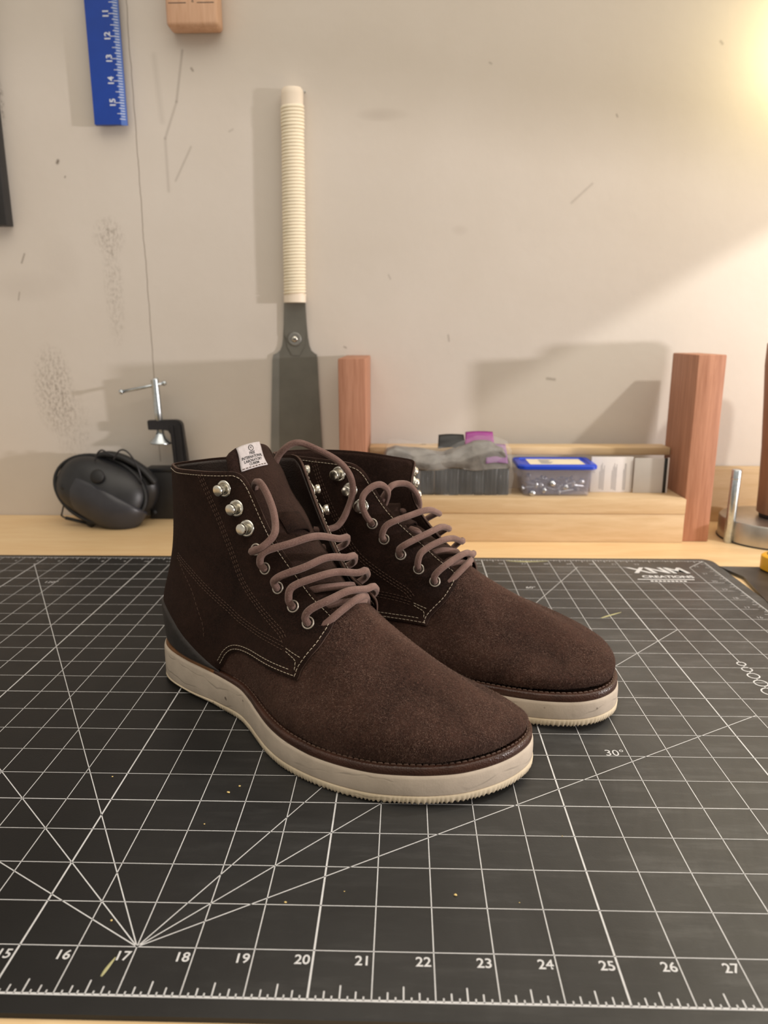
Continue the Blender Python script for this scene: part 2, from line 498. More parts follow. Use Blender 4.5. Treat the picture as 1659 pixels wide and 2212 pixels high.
# ------------------------------------------------------------------ wall and bench
WY = 31.6          # wall plane, inches
ZB = -0.12         # bench surface, inches (the mat is 3 mm thick, its top is z = 0)
def mat_wall():
    t = NT('cream_painted_wall')
    x, y, z = t.sep()
    X = t.math('DIVIDE', x, I); Z = t.math('DIVIDE', z, I)
    f = t.noise(3.0, 6, .6)
    col = t.ramp(f, [(.3, srgb(202, 193, 183)), (.7, srgb(211, 203, 195))])
    nf = t.noise(150, 3, .6)
    def ell(cx, cz, rx, rz, soft=1.0):
        d = t.math('ADD', t.math('POWER', t.math('DIVIDE', t.math('SUBTRACT', X, cx), rx), 2), t.math('POWER', t.math('DIVIDE', t.math('SUBTRACT', Z, cz), rz), 2))
        return t.math('SUBTRACT', 1.0, d, clamp=True)
    def seg(ax, az, bx, bz, w):
        dx, dz = bx - ax, bz - az
        L2 = dx * dx + dz * dz
        u = t.math('DIVIDE', t.math('ADD', t.math('MULTIPLY', t.math('SUBTRACT', X, ax), dx), t.math('MULTIPLY', t.math('SUBTRACT', Z, az), dz)), L2, clamp=True)
        ex = t.math('SUBTRACT', t.math('SUBTRACT', X, ax), t.math('MULTIPLY', u, dx))
        ez = t.math('SUBTRACT', t.math('SUBTRACT', Z, az), t.math('MULTIPLY', u, dz))
        d = t.math('SQRT', t.math('ADD', t.math('MULTIPLY', ex, ex), t.math('MULTIPLY', ez, ez)))
        return t.math('SUBTRACT', 1.0, t.math('DIVIDE', d, w), clamp=True)
    grime = t.ramp(t.noise(260, 5, .75, co=t.co(scale=(1, 1, .55))), [(.46, (0, 0, 0)), (.66, (1, 1, 1))])
    for cx, cz, rx, rz, k in [(5.85, 15.0, .95, 1.1, .55), (5.9, 12.4, .6, 3.4, .42), (2.05, 7.0, 1.25, 2.7, .75), (2.9, 5.0, 1.2, 2.2, .35), (.9, 21.6, .22, 1.1, .9), (.6, 21.0, .5, 2.0, .45)]:
        col = t.mix(t.math('MULTIPLY', t.math('MULTIPLY', ell(cx, cz, rx, rz), grime), k), col, srgb(98, 82, 66))
    soft = t.noise(12, 4)
    for cx, cz, rx, rz, k in [(1.2, 12.5, 2.2, .9, .16), (3.2, 13.6, 1.2, 1.6, .12), (24.3, 15.2, .5, .3, .25), (20.3, 20.7, 1.4, .35, .35)]:
        col = t.mix(t.math('MULTIPLY', t.math('MULTIPLY', ell(cx, cz, rx, rz), soft), k), col, srgb(110, 88, 72))
    for s in [(10.35, 23.7, 9.9, 21.4, .10, .35), (9.9, 21.4, 9.2, 19.7, .10, .30), (9.2, 19.7, 9.2, 17.2, .12, .22), (10.5, 19.3, 9.6, 17.7, .09, .28), (8.9, 23.5, 9.1, 20.5, .22, .12),
              (3.55, 18.7, 3.5, 18.6, .12, .9), (3.85, 17.95, 3.82, 17.9, .06, .7), (1.25, 14.15, 1.05, 13.7, .07, .6), (.75, 12.2, .65, 11.8, .06, .5), (10.75, 22.9, 10.82, 22.8, .09, .6), (12.7, 20.1, 12.5, 20.0, .08, .25),
              (30.0, 16.5, 31.0, 17.4, .10, .25), (36.8, 23.8, 36.9, 23.7, .10, .4), (20.6, 13.0, 20.7, 12.8, .07, .3), (23.8, 9.9, 23.85, 9.6, .08, .4), (29.2, 7.6, 29.6, 7.55, .12, .45), (18.2, 9.3, 18.3, 9.25, .08, .5),
              (32.0, 20.6, 32.05, 20.5, .07, .5), (25.6, 23.0, 25.7, 22.95, .07, .4)]:
        ax, az, bx, bz, w, k = s
        col = t.mix(t.math('MULTIPLY', seg(ax, az, bx, bz, w), k), col, srgb(88, 72, 58))
    # hairline crack: the joint between two sheets
    wob = t.math('MULTIPLY', t.math('SUBTRACT', t.noise(22, 3, co=t.co(scale=(0, 0, 1))), .5), .22)
    cd = t.math('ABSOLUTE', t.math('SUBTRACT', t.math('ADD', X, wob), 7.71))
    crack = t.math('MULTIPLY', t.math('SUBTRACT', 1.0, t.math('DIVIDE', cd, .045), clamp=True), t.math('GREATER_THAN', Z, 3.0))
    col = t.mix(t.math('MULTIPLY', crack, .62), col, srgb(92, 76, 60))
    t.set(color=col, rough=.62, spec=.35)
    h = t.math('SUBTRACT', t.math('ADD', t.noise(90, 4, .55), t.math('MULTIPLY', nf, .25)), t.math('MULTIPLY', crack, 1.5))
    t.bump(h, .16, .0016)
    return t.m
M['wall'] = mat_wall()
wall = obj('wall_back', [(-60 * I, 0, -38 * I), (110 * I, 0, -38 * I), (110 * I, 0, 75 * I), (-60 * I, 0, 75 * I), (-60 * I, 4 * I, -38 * I), (110 * I, 4 * I, -38 * I), (110 * I, 4 * I, 75 * I), (-60 * I, 4 * I, 75 * I)],
           [(0, 1, 2, 3), (7, 6, 5, 4), (0, 4, 5, 1), (1, 5, 6, 2), (2, 6, 7, 3), (3, 7, 4, 0)], M['wall'], loc=W(0, WY, 0))
tag(wall, 'cream painted wall with scuffs and a hairline crack', 'wall', kind='structure')
floor = obj('floor', [(x * I, y * I, -38 * I) for x, y in ((-90, -110), (120, -110), (120, 41.6), (-90, 41.6))] + [(x * I, y * I, -40 * I) for x, y in ((-90, -110), (120, -110), (120, 41.6), (-90, 41.6))], [(0, 1, 2, 3), (7, 6, 5, 4), (0, 4, 5, 1), (1, 5, 6, 2), (2, 6, 7, 3), (3, 7, 4, 0)], plain('grey_concrete', (.20, .19, .18), .8, var=.2, vscale=6), loc=W(20, 0, 0))
tag(floor, 'grey concrete workshop floor under the bench', 'floor', kind='structure')
bench = empty('workbench', W(23, 14.3, -38), 0)
tb = box('top', (-39 * I, -17.3 * I, (38 - 1.6) * I), (39 * I, (WY - .03 - 14.3) * I, (38 + ZB) * I), M['bench'], bench, bevel=.002)
for sx in (-36, 36):
    for sy in (-13, 13.5):
        box('leg', ((sx - 1.75) * I, (sy - 1.75) * I, 0), ((sx + 1.75) * I, (sy + 1.75) * I, (38 - 1.6) * I), M['pine'], bench, bevel=.002)
tag(bench, 'pale pine workbench top under the black cutting mat', 'workbench')

# ------------------------------------------------------------------ cutting mat
matroot = empty('cutting_mat', W(17.5, 11.5, ZB), 0, 'black self-healing cutting mat printed with a white inch grid', 'cutting mat')
def mloc(x, y, z=0.0):
    return W(x, y, z) - matroot.location
def rrect(x0, x1, y0, y1, r, n=8):
    pts = []
    for cx, cy, a0 in ((x1 - r, y0 + r, -90), (x1 - r, y1 - r, 0), (x0 + r, y1 - r, 90), (x0 + r, y0 + r, 180)):
        for k in range(n + 1):
            a = math.radians(a0 + 90 * k / n)
            pts.append((cx + r * math.cos(a), cy + r * math.sin(a)))
    return pts
bm = bmesh.new()
pp = rrect(-.42, 35.42, -.27, 23.33, .55)
vs0 = [bm.verts.new(mloc(x, y, ZB)) for x, y in pp]
vs1 = [bm.verts.new(mloc(x, y, -.02)) for x, y in pp]
pi_ = rrect(-.40, 35.40, -.25, 23.31, .53)
vs2 = [bm.verts.new(mloc(x, y, 0)) for x, y in pi_]
n = len(pp)
bm.faces.new(vs2); bm.faces.new(vs0[::-1])
for i in range(n):
    j = (i + 1) % n
    bm.faces.new((vs0[i], vs0[j], vs1[j], vs1[i])); bm.faces.new((vs1[i], vs1[j], vs2[j], vs2[i]))
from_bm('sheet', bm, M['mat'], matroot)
ZP = .004
def strip(acc, ax, ay, bx, by, w):
    d = np.array([bx - ax, by - ay]); L = np.linalg.norm(d); d /= L
    nn = np.array([-d[1], d[0]]) * w / 2
    q = [(ax - nn[0], ay - nn[1]), (bx - nn[0], by - nn[1]), (bx + nn[0], by + nn[1]), (ax + nn[0], ay + nn[1])]
    acc.add(([mloc(x, y, ZP) for x, y in q], [(0, 1, 2, 3)]))
B0, T0, XR = .06, 22.97, 34.95
g = Acc(); gb = Acc()
for x in range(0, 36):
    if x in (0, 35): continue
    y1 = T0
    if x in (32, 33, 34): y1 = 20.0 if x != 34 else 22.0
    if x == 32:
        strip(g, x, 12.36, x, y1, .024); strip(g, x, B0, x, 5.0, .024)
    else:
        strip(gb if x % 5 == 0 else g, x, B0, x, y1, .034 if x % 5 == 0 else .019)
for y in range(1, 23):
    x1 = 35 if y not in (21, 22) else 31
    strip(gb if y % 5 == 0 else g, 0, y, 34.95 if y < 20 else (34.95 if y == 20 else 31.2), y, .024 if y % 5 == 0 else .017)
for a in (30, 45, 60, 120, 135, 150):
    c, s = math.cos(math.radians(a)), math.sin(math.radians(a))
    L = {30: 14 / c, 45: 14 / c, 60: 21 / s, 120: 21 / s, 135: 14 / -c, 150: 14 / -c}[a]
    strip(gb, 17, 1, 17 + L * c, 1 + L * s, .021)
obj('grid_line', g.v, g.f, M['mat_print'], matroot)
obj('heavy_grid_line', gb.v, gb.f, M['mat_print'], matroot)
r_ = Acc()
strip(r_, 0, B0, 35, B0, .042); strip(r_, 0, T0, 35, T0, .03); strip(r_, 0, B0, 0, T0, .03); strip(r_, XR, B0, XR, T0 - .2, .03)
for k in range(1, 35 * 8):
    if k % 8 == 0: continue
    h = .27 if k % 4 == 0 else (.16 if k % 2 == 0 else .075)
    strip(r_, k / 8, B0, k / 8, B0 + h, .024)
    strip(r_, k / 8, T0, k / 8, T0 - h, .022)
for k in range(1, 23 * 8):
    h = .27 if k % 4 == 0 else (.16 if k % 2 == 0 else .075)
    strip(r_, XR, k / 8, XR - h, k / 8, .022)
    strip(r_, 0, k / 8, h, k / 8, .022)
# corner mitre and row of sizing circles
strip(r_, 34.0, 22.0, 34.9, 22.9, .03)
obj('ruler_mark', r_.v, r_.f, M['mat_print'], matroot)
cc = Acc()
yy = 12.29
for k in range(13):
    R_ = .125 + .022 * k
    nseg = 28
    v, f = [], []
    for q in range(nseg):
        a = 2 * math.pi * q / nseg
        for rr in (R_ - .022, R_ + .022):
            v.append(mloc(32 + rr * math.cos(a), yy + rr * math.sin(a), ZP))
    for q in range(nseg):
        w2 = (q + 1) % nseg
        f.append((2 * q, 2 * q + 1, 2 * w2 + 1, 2 * w2))
    cc.add((v, f))
    if k < 12:
        strip(cc, 32, yy - R_, 32, yy - R_ - .13, .03)
    yy -= 2 * R_ + .13 + .012
obj('sizing_circle', cc.v, cc.f, M['mat_print'], matroot)
def mtext(body, x, y, size, ang=0, bold=0.0, shear=0.0, mat='mat_print', name='number'):
    text_mesh(name, body, size * I, M[mat], matroot, Matrix.Translation(mloc(x, y, ZP + .002)) @ Matrix.Rotation(math.radians(ang), 4, 'Z'), bold=bold * I, shear=shear)
for k in range(10, 33):
    mtext(str(k), k - .175, .80, .265, bold=.004)
for k in range(1, 33):
    mtext(str(k), k - .18, 22.42, .24, mat='mat_print_dim')
for k in range(1, 23):
    mtext(str(k), 34.35, k + .18, .24, mat='mat_print_dim')
mtext('30°', 26.68, 7.13, .36, name='angle_mark'); mtext('60°', 26.62, 19.25, .30, name='angle_mark'); mtext('120°', 6.82, 19.5, .30, name='angle_mark')
mtext('XNM', 32.6, 21.55, 1.05, bold=.03, shear=-.28, name='brand_print')
mtext('CREATIONS', 32.62, 20.72, .40, bold=.014, name='brand_print')
lg = Acc(); strip(lg, 31.25, 20.38, 33.6, 20.38, .09)
for k in range(9): strip(lg, 31.72 + k * .17, 20.16, 31.84 + k * .17, 20.16, .14)
obj('brand_rule', lg.v, lg.f, M['mat_print'], matroot)
# pale scuffs left on the mat by glue and chalk
M['glue'] = plain('dried_glue', srgb(176, 172, 128), .55, var=.2, bump=.3)
def smear(pts, w, mat='glue', name='glue_smear'):
    P = catmull([mloc(x, y, 0) for x, y in pts], 6)
    v, f = tube(P, w * I, 8, rfun=lambda q: (.3 + .7 * math.sin(math.pi * min(1, q * .9 + .08))))
    v = [(p[0], p[1], max(0, (p[2]) * .25) + mloc(0, 0, 0).z * .75) if False else (p[0], p[1], mloc(0, 0, 0).z + (p[2] - mloc(0, 0, 0).z) * .12 + .00008) for p in v]
    obj(name, v, f, M[mat], matroot, True)
smear([(26.1, 22.85), (27.0, 22.75), (28.0, 22.86)], .075)
smear([(28.6, 16.0), (28.95, 16.25), (29.5, 16.6)], .05)
smear([(16.63, .40), (16.66, .55), (16.72, .78)], .03)
# ------------------------------------------------------------------ boots: lofted last, all in mm (s forward, t lateral, z up)
KEY=np.array([
 [(292.5,-3,29),(274,33.5,27.5),(238.5,53,24),(199,59,22),(150,47.5,23.5),(104,26,27),(50,19.5,30),(14,4,31),(2,-13,31),(13,-31,31),(50,-43,30),(104,-41,27),(150,-42,24),(196,-43,22.5),(248,-40,25),(281,-26,27.5)],
 [(293.5,-3,38),(275,34,39),(239,53.5,39),(199.5,59,36.5),(149,47,38),(104,27,42),(50,20.5,44),(13,4,44),(-1,-13,44),(12,-33,44),(50,-46,44),(104,-44,42),(150,-44,38),(196,-43,35),(248,-39.5,34.5),(281,-25.5,35)],
 [(272,0,49),(259,24,50),(229,43.5,51.5),(196,49,51),(148,42,52),(104,26,55),(52,19.5,58),(14,4,58),(-2,-13,58),(12,-34,58),(52,-45,58),(104,-41,55),(150,-39,52),(193,-36,49),(233,-29,46),(257,-17,45)],
 [(214,4,74),(208,17,72),(196,31,69),(172,38,67),(140,34,67),(105,24,69),(57,17,73),(19,2.5,74),(3,-13,75),(17,-32,74),(57,-42,73),(105,-38,69),(142,-34,67),(173,-31,65.5),(198,-22,67.5),(209,-10,70.5)],
 [(174,2,99),(170,14,97),(160,23,94),(142,27,92.5),(120,24.5,93),(92,19,95),(57,13,98),(27,2,101),(10.5,-13,102),(22,-30,101),(57,-40,98),(94,-38,95),(123,-35,93),(146,-31,92.5),(164,-22,94),(172,-9,97)],
 [(139,-7,135),(135,6,132.5),(125,14,130.5),(110,18,129.5),(92,17,129.5),(72,14,130.5),(49,8,132),(27,-1,133),(13,-13,134),(20,-28,133),(42,-40,132),(68,-46,130.5),(92,-48,129.5),(112,-46,129.5),(128,-37,130.5),(137,-22,132.5)],
 [(116,-17,171),(111,0,170.5),(101,12.5,169),(87,16,167.5),(71,16,166.5),(55,13.5,165.5),(38,7,164),(24,-3,163),(13,-14,162),(18,-28,162.5),(30,-39,164),(47,-45.5,165.5),(65,-49,167),(83,-51,169),(100,-49,170.5),(112,-36,171)],
],float)
NV,NU=KEY.shape[:2]
def _tri(n,periodic):
    A=np.zeros((n,n))
    for i in range(n):
        A[i,i]=4
        if periodic: A[i,(i-1)%n]=1;A[i,(i+1)%n]=1
        else:
            if i>0:A[i,i-1]=1
            if i<n-1:A[i,i+1]=1
    return A
def spline_coef(Y,periodic):  # derivatives at knots, uniform; Y (n,...)
    n=len(Y); F=Y.reshape(n,-1)
    if periodic:
        rhs=3*(np.roll(F,-1,0)-np.roll(F,1,0)); D=np.linalg.solve(_tri(n,True),rhs)
    else:
        A=_tri(n,False);A[0,0]=A[-1,-1]=2
        rhs=np.empty_like(F);rhs[1:-1]=3*(F[2:]-F[:-2]);rhs[0]=3*(F[1]-F[0]);rhs[-1]=3*(F[-1]-F[-2])
        D=np.linalg.solve(A,rhs)
    return D.reshape(Y.shape)
def herm(Y,D,i,j,f):
    f=f.reshape(f.shape+(1,)*(Y.ndim-1))
    h00=2*f**3-3*f**2+1;h10=f**3-2*f**2+f;h01=-2*f**3+3*f**2;h11=f**3-f**2
    return h00*Y[i]+h10*D[i]+h01*Y[j]+h11*D[j]
class Surf:
    def __init__(s,K):
        s.K=K; s.Dv=spline_coef(K,False)
    def ev(s,u,v):
        u=np.atleast_1d(np.asarray(u,float)); v=np.atleast_1d(np.asarray(v,float)); u,v=np.broadcast_arrays(u,v)
        sh=u.shape;u=u.ravel();v=v.ravel()
        vc=np.clip(v,0,NV-1); i=np.clip(np.floor(vc).astype(int),0,NV-2)
        ring=herm(s.K,s.Dv,i,i+1,vc-i)          # (n,NU,3)
        ring=ring+(v-vc)[:,None,None]*np.where((v>3)[:,None,None],s.Dv[-1],s.Dv[0])
        Rt=np.moveaxis(ring,1,0)                # NU,n,3
        D=spline_coef(Rt,True)
        um=np.mod(u,NU); a=np.floor(um).astype(int)%NU; b=(a+1)%NU; f=(um-np.floor(um))[:,None]
        n=np.arange(len(u))
        h00=2*f**3-3*f**2+1;h10=f**3-2*f**2+f;h01=-2*f**3+3*f**2;h11=f**3-f**2
        return (h00*Rt[a,n]+h10*D[a,n]+h01*Rt[b,n]+h11*D[b,n]).reshape(sh+(3,))
    def nrm(s,u,v,e=.02):
        du=s.ev(np.add(u,e),v)-s.ev(np.subtract(u,e),v); dv=s.ev(u,np.add(v,e))-s.ev(u,np.subtract(v,e))
        n=np.cross(du,dv); n=n/np.linalg.norm(n,axis=-1,keepdims=True)
        return n
KEYL=KEY.copy()
KEYL[6]=[(122,3,163),(126,20,161.5),(124,31,158.5),(110,27,160),(92,23,162),(72,20,163),(50,15,163),(30,7,162.5),(19,-5,162),(22,-16,162),(36,-23,163),(54,-27,164),(72,-29,164),(90,-30,164),(106,-28,163.5),(118,-13,163)]
KEYL[5]=[(140,0,134),(137,12,131),(127,20,129),(112,21,128),(93,19,128),(73,16,129),(50,11,131),(28,2,132),(14,-9,133),(20,-22,132),(42,-30,131),(68,-33,129.5),(92,-34,129),(112,-32,129),(128,-24,130.5),(137,-12,132)]
KEYL[4][[0,1,2,3]]=[(173,2,96.5),(168,14,93),(157,23,90),(140,27,90.5)]
KEYL[3][[0,1,2]]=[(214,4,73),(208,17,69.5),(196,31,65.5)]
def outline_resampled(step=2.0):
    P = np.array([(297.5,-6),(295.5,-18),(289,-29),(277,-38),(255,-45),(225,-48.5),(196,-49),(150,-46),(104,-46.5),(50,-48),(25,-42),(8,-31),(-1,-13),(7,4),(22,15),(50,22.5),(80,26),(104,30.5),(120,37.5),(135,46),(150,54),(166,60),(182,63),(198,64),(215,63),(232,60),(248,54),(262,47),(276,37),(287.5,23),(294.5,9)], float)
    return resample(catmull(P, 12, True), step, True)
def sole_z0(s): return np.where(s > 200, 4.5 * (np.maximum(s - 200, 0) / 96) ** 2, 0)
def sole_th(s): return np.interp(s, [0, 60, 110, 150, 190, 300], [27, 26, 23.4, 20.6, 18.3, 18])
def inward(P):
    T = np.roll(P, -1, 0) - np.roll(P, 1, 0)
    T /= np.linalg.norm(T, axis=1, keepdims=True)
    Nn = np.stack([-T[:, 1], T[:, 0]], 1)
    c = P.mean(0)
    if ((c - P) * Nn).sum() < 0: Nn = -Nn
    return Nn
class Boot:
    def __init__(b, key, root, mir):
        b.S = Surf(key); b.root = root; b.mir = mir
    def L(b, P):                      # (s,t,z) mm -> local metres
        P = np.asarray(P, float)
        return np.stack([P[..., 0], -b.mir * P[..., 1], P[..., 2]], -1) * .001
    def part(b, name, P, F, mat, smooth=True, parent=None, mats=None, fmat=None, flip=False):
        fl = (b.mir < 0) != flip
        F = [tuple(reversed(f)) for f in F] if fl else [tuple(f) for f in F]
        return obj(name, b.L(P), F, mat, parent or b.root, smooth, mats=mats, fmat=fmat)
    def surf(b, uv, off=0.0):
        uv = np.asarray(uv, float)
        return b.S.ev(uv[:, 0], uv[:, 1]) + b.S.nrm(uv[:, 0], uv[:, 1]) * np.reshape(off, (-1, 1) if np.ndim(off) else ())
    def patch(b, poly, off_in, off_out, name, mat, du=.13, dv=.085, edge_drop=.55, parent=None, angle=None, lift=None, edge_mat=None):
        """thick leather panel over the last, cut to a closed outline in (u,v)"""
        poly = np.asarray(poly, float)
        sc = np.array([1.0, 1.0])
        n = len(poly)
        lo, hi = poly.min(0), poly.max(0)
        gu, gv = np.meshgrid(np.arange(lo[0] + du / 2, hi[0], du), np.arange(lo[1] + dv / 2, hi[1], dv))
        G = np.stack([gu.ravel(), gv.ravel()], 1)
        ins = np.zeros(len(G), bool)
        a, c = poly, np.roll(poly, -1, 0)
        for p, q in zip(a, c):
            cond = ((p[1] > G[:, 1]) != (q[1] > G[:, 1]))
            xs = (q[0] - p[0]) * (G[:, 1] - p[1]) / (q[1] - p[1] + 1e-15) + p[0]
            ins ^= cond & (G[:, 0] < xs)
        G = G[ins]
        dmin = np.full(len(G), 9.0)
        for p, q in zip(a, c):
            e = (q - p) / np.array([1.6, 1.0]); L2 = (e ** 2).sum() + 1e-12
            w = (G - p) / np.array([1.6, 1.0])
            t = np.clip((w @ e) / L2, 0, 1)
            dmin = np.minimum(dmin, np.linalg.norm(w - t[:, None] * e, axis=1))
        G = G[dmin > .045]
        pts = [Vector(p) for p in np.vstack([poly, G])]
        r = delaunay_2d_cdt(pts, [], [list(range(n))], 1, 1e-7)
        UV = np.array([tuple(p) for p in r[0]])
        tris = [tuple(f) for f in r[2]]
        orig = r[3]
        isb = np.array([any(k < n for k in o) for o in orig])
        # orient
        lf_ = 0.0
        if lift:
            uc, vc, amt = lift
            lf_ = amt * np.exp(-((UV[:, 0] - uc) / .75) ** 2 - ((UV[:, 1] - vc) / .30) ** 2)
        Po = b.surf(UV, np.where(isb, off_out - edge_drop, off_out) + lf_)
        Pi = b.surf(UV, off_in + lf_ + np.zeros(len(UV)))
        P0 = b.surf(UV, 0); Nn = b.S.nrm(UV[:, 0], UV[:, 1])
        tt = []
        for f in tris:
            k = np.cross(P0[f[1]] - P0[f[0]], P0[f[2]] - P0[f[0]]) @ Nn[f[0]]
            tt.append(f if k > 0 else (f[0], f[2], f[1]))
        m_ = len(UV)
        cnt = {}
        for f in tt:
            for x, y in ((f[0], f[1]), (f[1], f[2]), (f[2], f[0])):
                cnt[(x, y)] = 1
        side = [(y, x, x + m_, y + m_) for (x, y) in cnt if (y, x) not in cnt]
        F = tt + [(f[2] + m_, f[1] + m_, f[0] + m_) for f in tt] + side
        # (s,t,z)->local flips handedness for mir=+1
        if edge_mat is not None:
            return b.part(name, np.vstack([Po, Pi]), F, mat, True, parent, flip=True, mats=[mat, edge_mat], fmat=[0] * (2 * len(tt)) + [1] * len(side))
        return b.part(name, np.vstack([Po, Pi]), F, mat, True, parent, flip=True)
    def stitches(b, P, N, dash=2.1, gap=.9, r=.34, name='stitching', mat=None, acc=None):
        """row of thread dashes along a polyline lying on the leather"""
        P = np.asarray(P, float)
        d = np.r_[0, np.cumsum(np.linalg.norm(np.diff(P, axis=0), axis=1))]
        L = d[-1]; k = int(L / (dash + gap))
        acc = acc or Acc()
        at = lambda s: np.stack([np.interp(s, d, P[:, j]) for j in range(3)], -1)
        an = lambda s: np.stack([np.interp(s, d, N[:, j]) for j in range(3)], -1)
        for i in range(k):
            s0 = i * (dash + gap) + gap / 2
            s = np.array([s0, s0 + .18 * dash, s0 + .82 * dash, s0 + dash])
            Q = at(s) + an(s) * np.array([[-.15], [.25], [.25], [-.15]])
            acc.add(tube(Q, r, 5))
        return acc
def cord(P, r=2.3):
    v, f = tube(P, r, 21)
    V = np.array(v).reshape(len(P), 21, 3)
    a = np.arange(21)
    k = 1 + .055 * np.cos(2 * np.pi * a * 7 / 21)
    V = P[:, None] + (V - P[:, None]) * k[None, :, None]
    return V.reshape(-1, 3), f
def densify(pts, sharp=(), m=6):
    """catmull through control points, broken at the given indices"""
    idx = [0] + sorted(sharp) + [len(pts) - 1]
    out = []
    for a, c in zip(idx[:-1], idx[1:]):
        if c > a:
            seg = catmull(pts[a:c + 1], m)
            out.append(seg[:-1])
    out.append(np.array([pts[-1]]))
    return np.vstack(out)
def offset_inside(P, N, dist, sign):
    T = np.gradient(P, axis=0); T /= np.linalg.norm(T, axis=1, keepdims=True) + 1e-9
    return P + sign * dist * np.cross(N, T)

LOWER = [(5.42, -.02), (5.32, .36), (5.25, .72), (5.19, 1.02), (5.07, 1.38), (4.90, 1.61), (4.65, 1.78), (4.4, 1.88), (3.95, 2.02), (3.68, 2.08), (3.54, 2.10)]
FRONT = [(3.54, 2.10), (3.35, 2.56), (2.95, 2.96), (2.3, 3.32), (1.85, 3.49), (1.55, 3.592), (1.41, 3.645), (1.36, 3.70), (1.375, 3.79), (1.50, 4.04), (1.60, 4.36), (1.74, 4.64), (1.87, 4.92), (1.88, 5.24), (1.86, 5.52), (1.87, 5.74), (1.98, 5.90), (2.2, 5.975), (2.5, 6.0)]
TOP = [(2.5, 6.0), (4.0, 6.0), (6.0, 6.0), (8.0, 6.0)]
EYE = [(2.90, 4.76), (2.90, 4.48), (2.76, 4.20), (2.56, 3.92), (2.40, 3.64)]
HOOK = [(3.10, 5.72), (2.92, 5.40), (2.86, 5.08)]
LINE_A = [(4.15, 5.95), (4.15, 5.60), (4.15, 5.20), (4.20, 4.88), (4.26, 4.56), (4.33, 4.24), (4.25, 4.00), (4.00, 3.77), (3.72, 3.57), (3.48, 3.38), (3.45, 3.16)]
LINE_B = [(6.85, 3.94), (6.20, 3.80), (5.80, 3.62), (5.50, 3.46), (5.20, 3.30), (4.92, 3.14), (4.45, 3.08), (3.90, 3.07), (3.55, 3.03)]
LINE_C = [(6.65, 3.80), (6.15, 3.40), (5.90, 2.88), (5.66, 2.08), (5.60, 1.25)]
BOX1 = [(3.52, 3.02), (3.38, 2.95), (3.22, 2.87)]
BOX2 = [(3.56, 2.93), (3.48, 2.85), (3.41, 2.75), (3.48, 2.55), (3.55, 2.34)]
CUP = [(5.38, 0.0), (5.5, .16), (5.62, .34), (5.78, .62), (5.97, .97), (6.2, 1.32), (6.48, 1.64), (7.0, 1.9), (8.0, 2.02)]

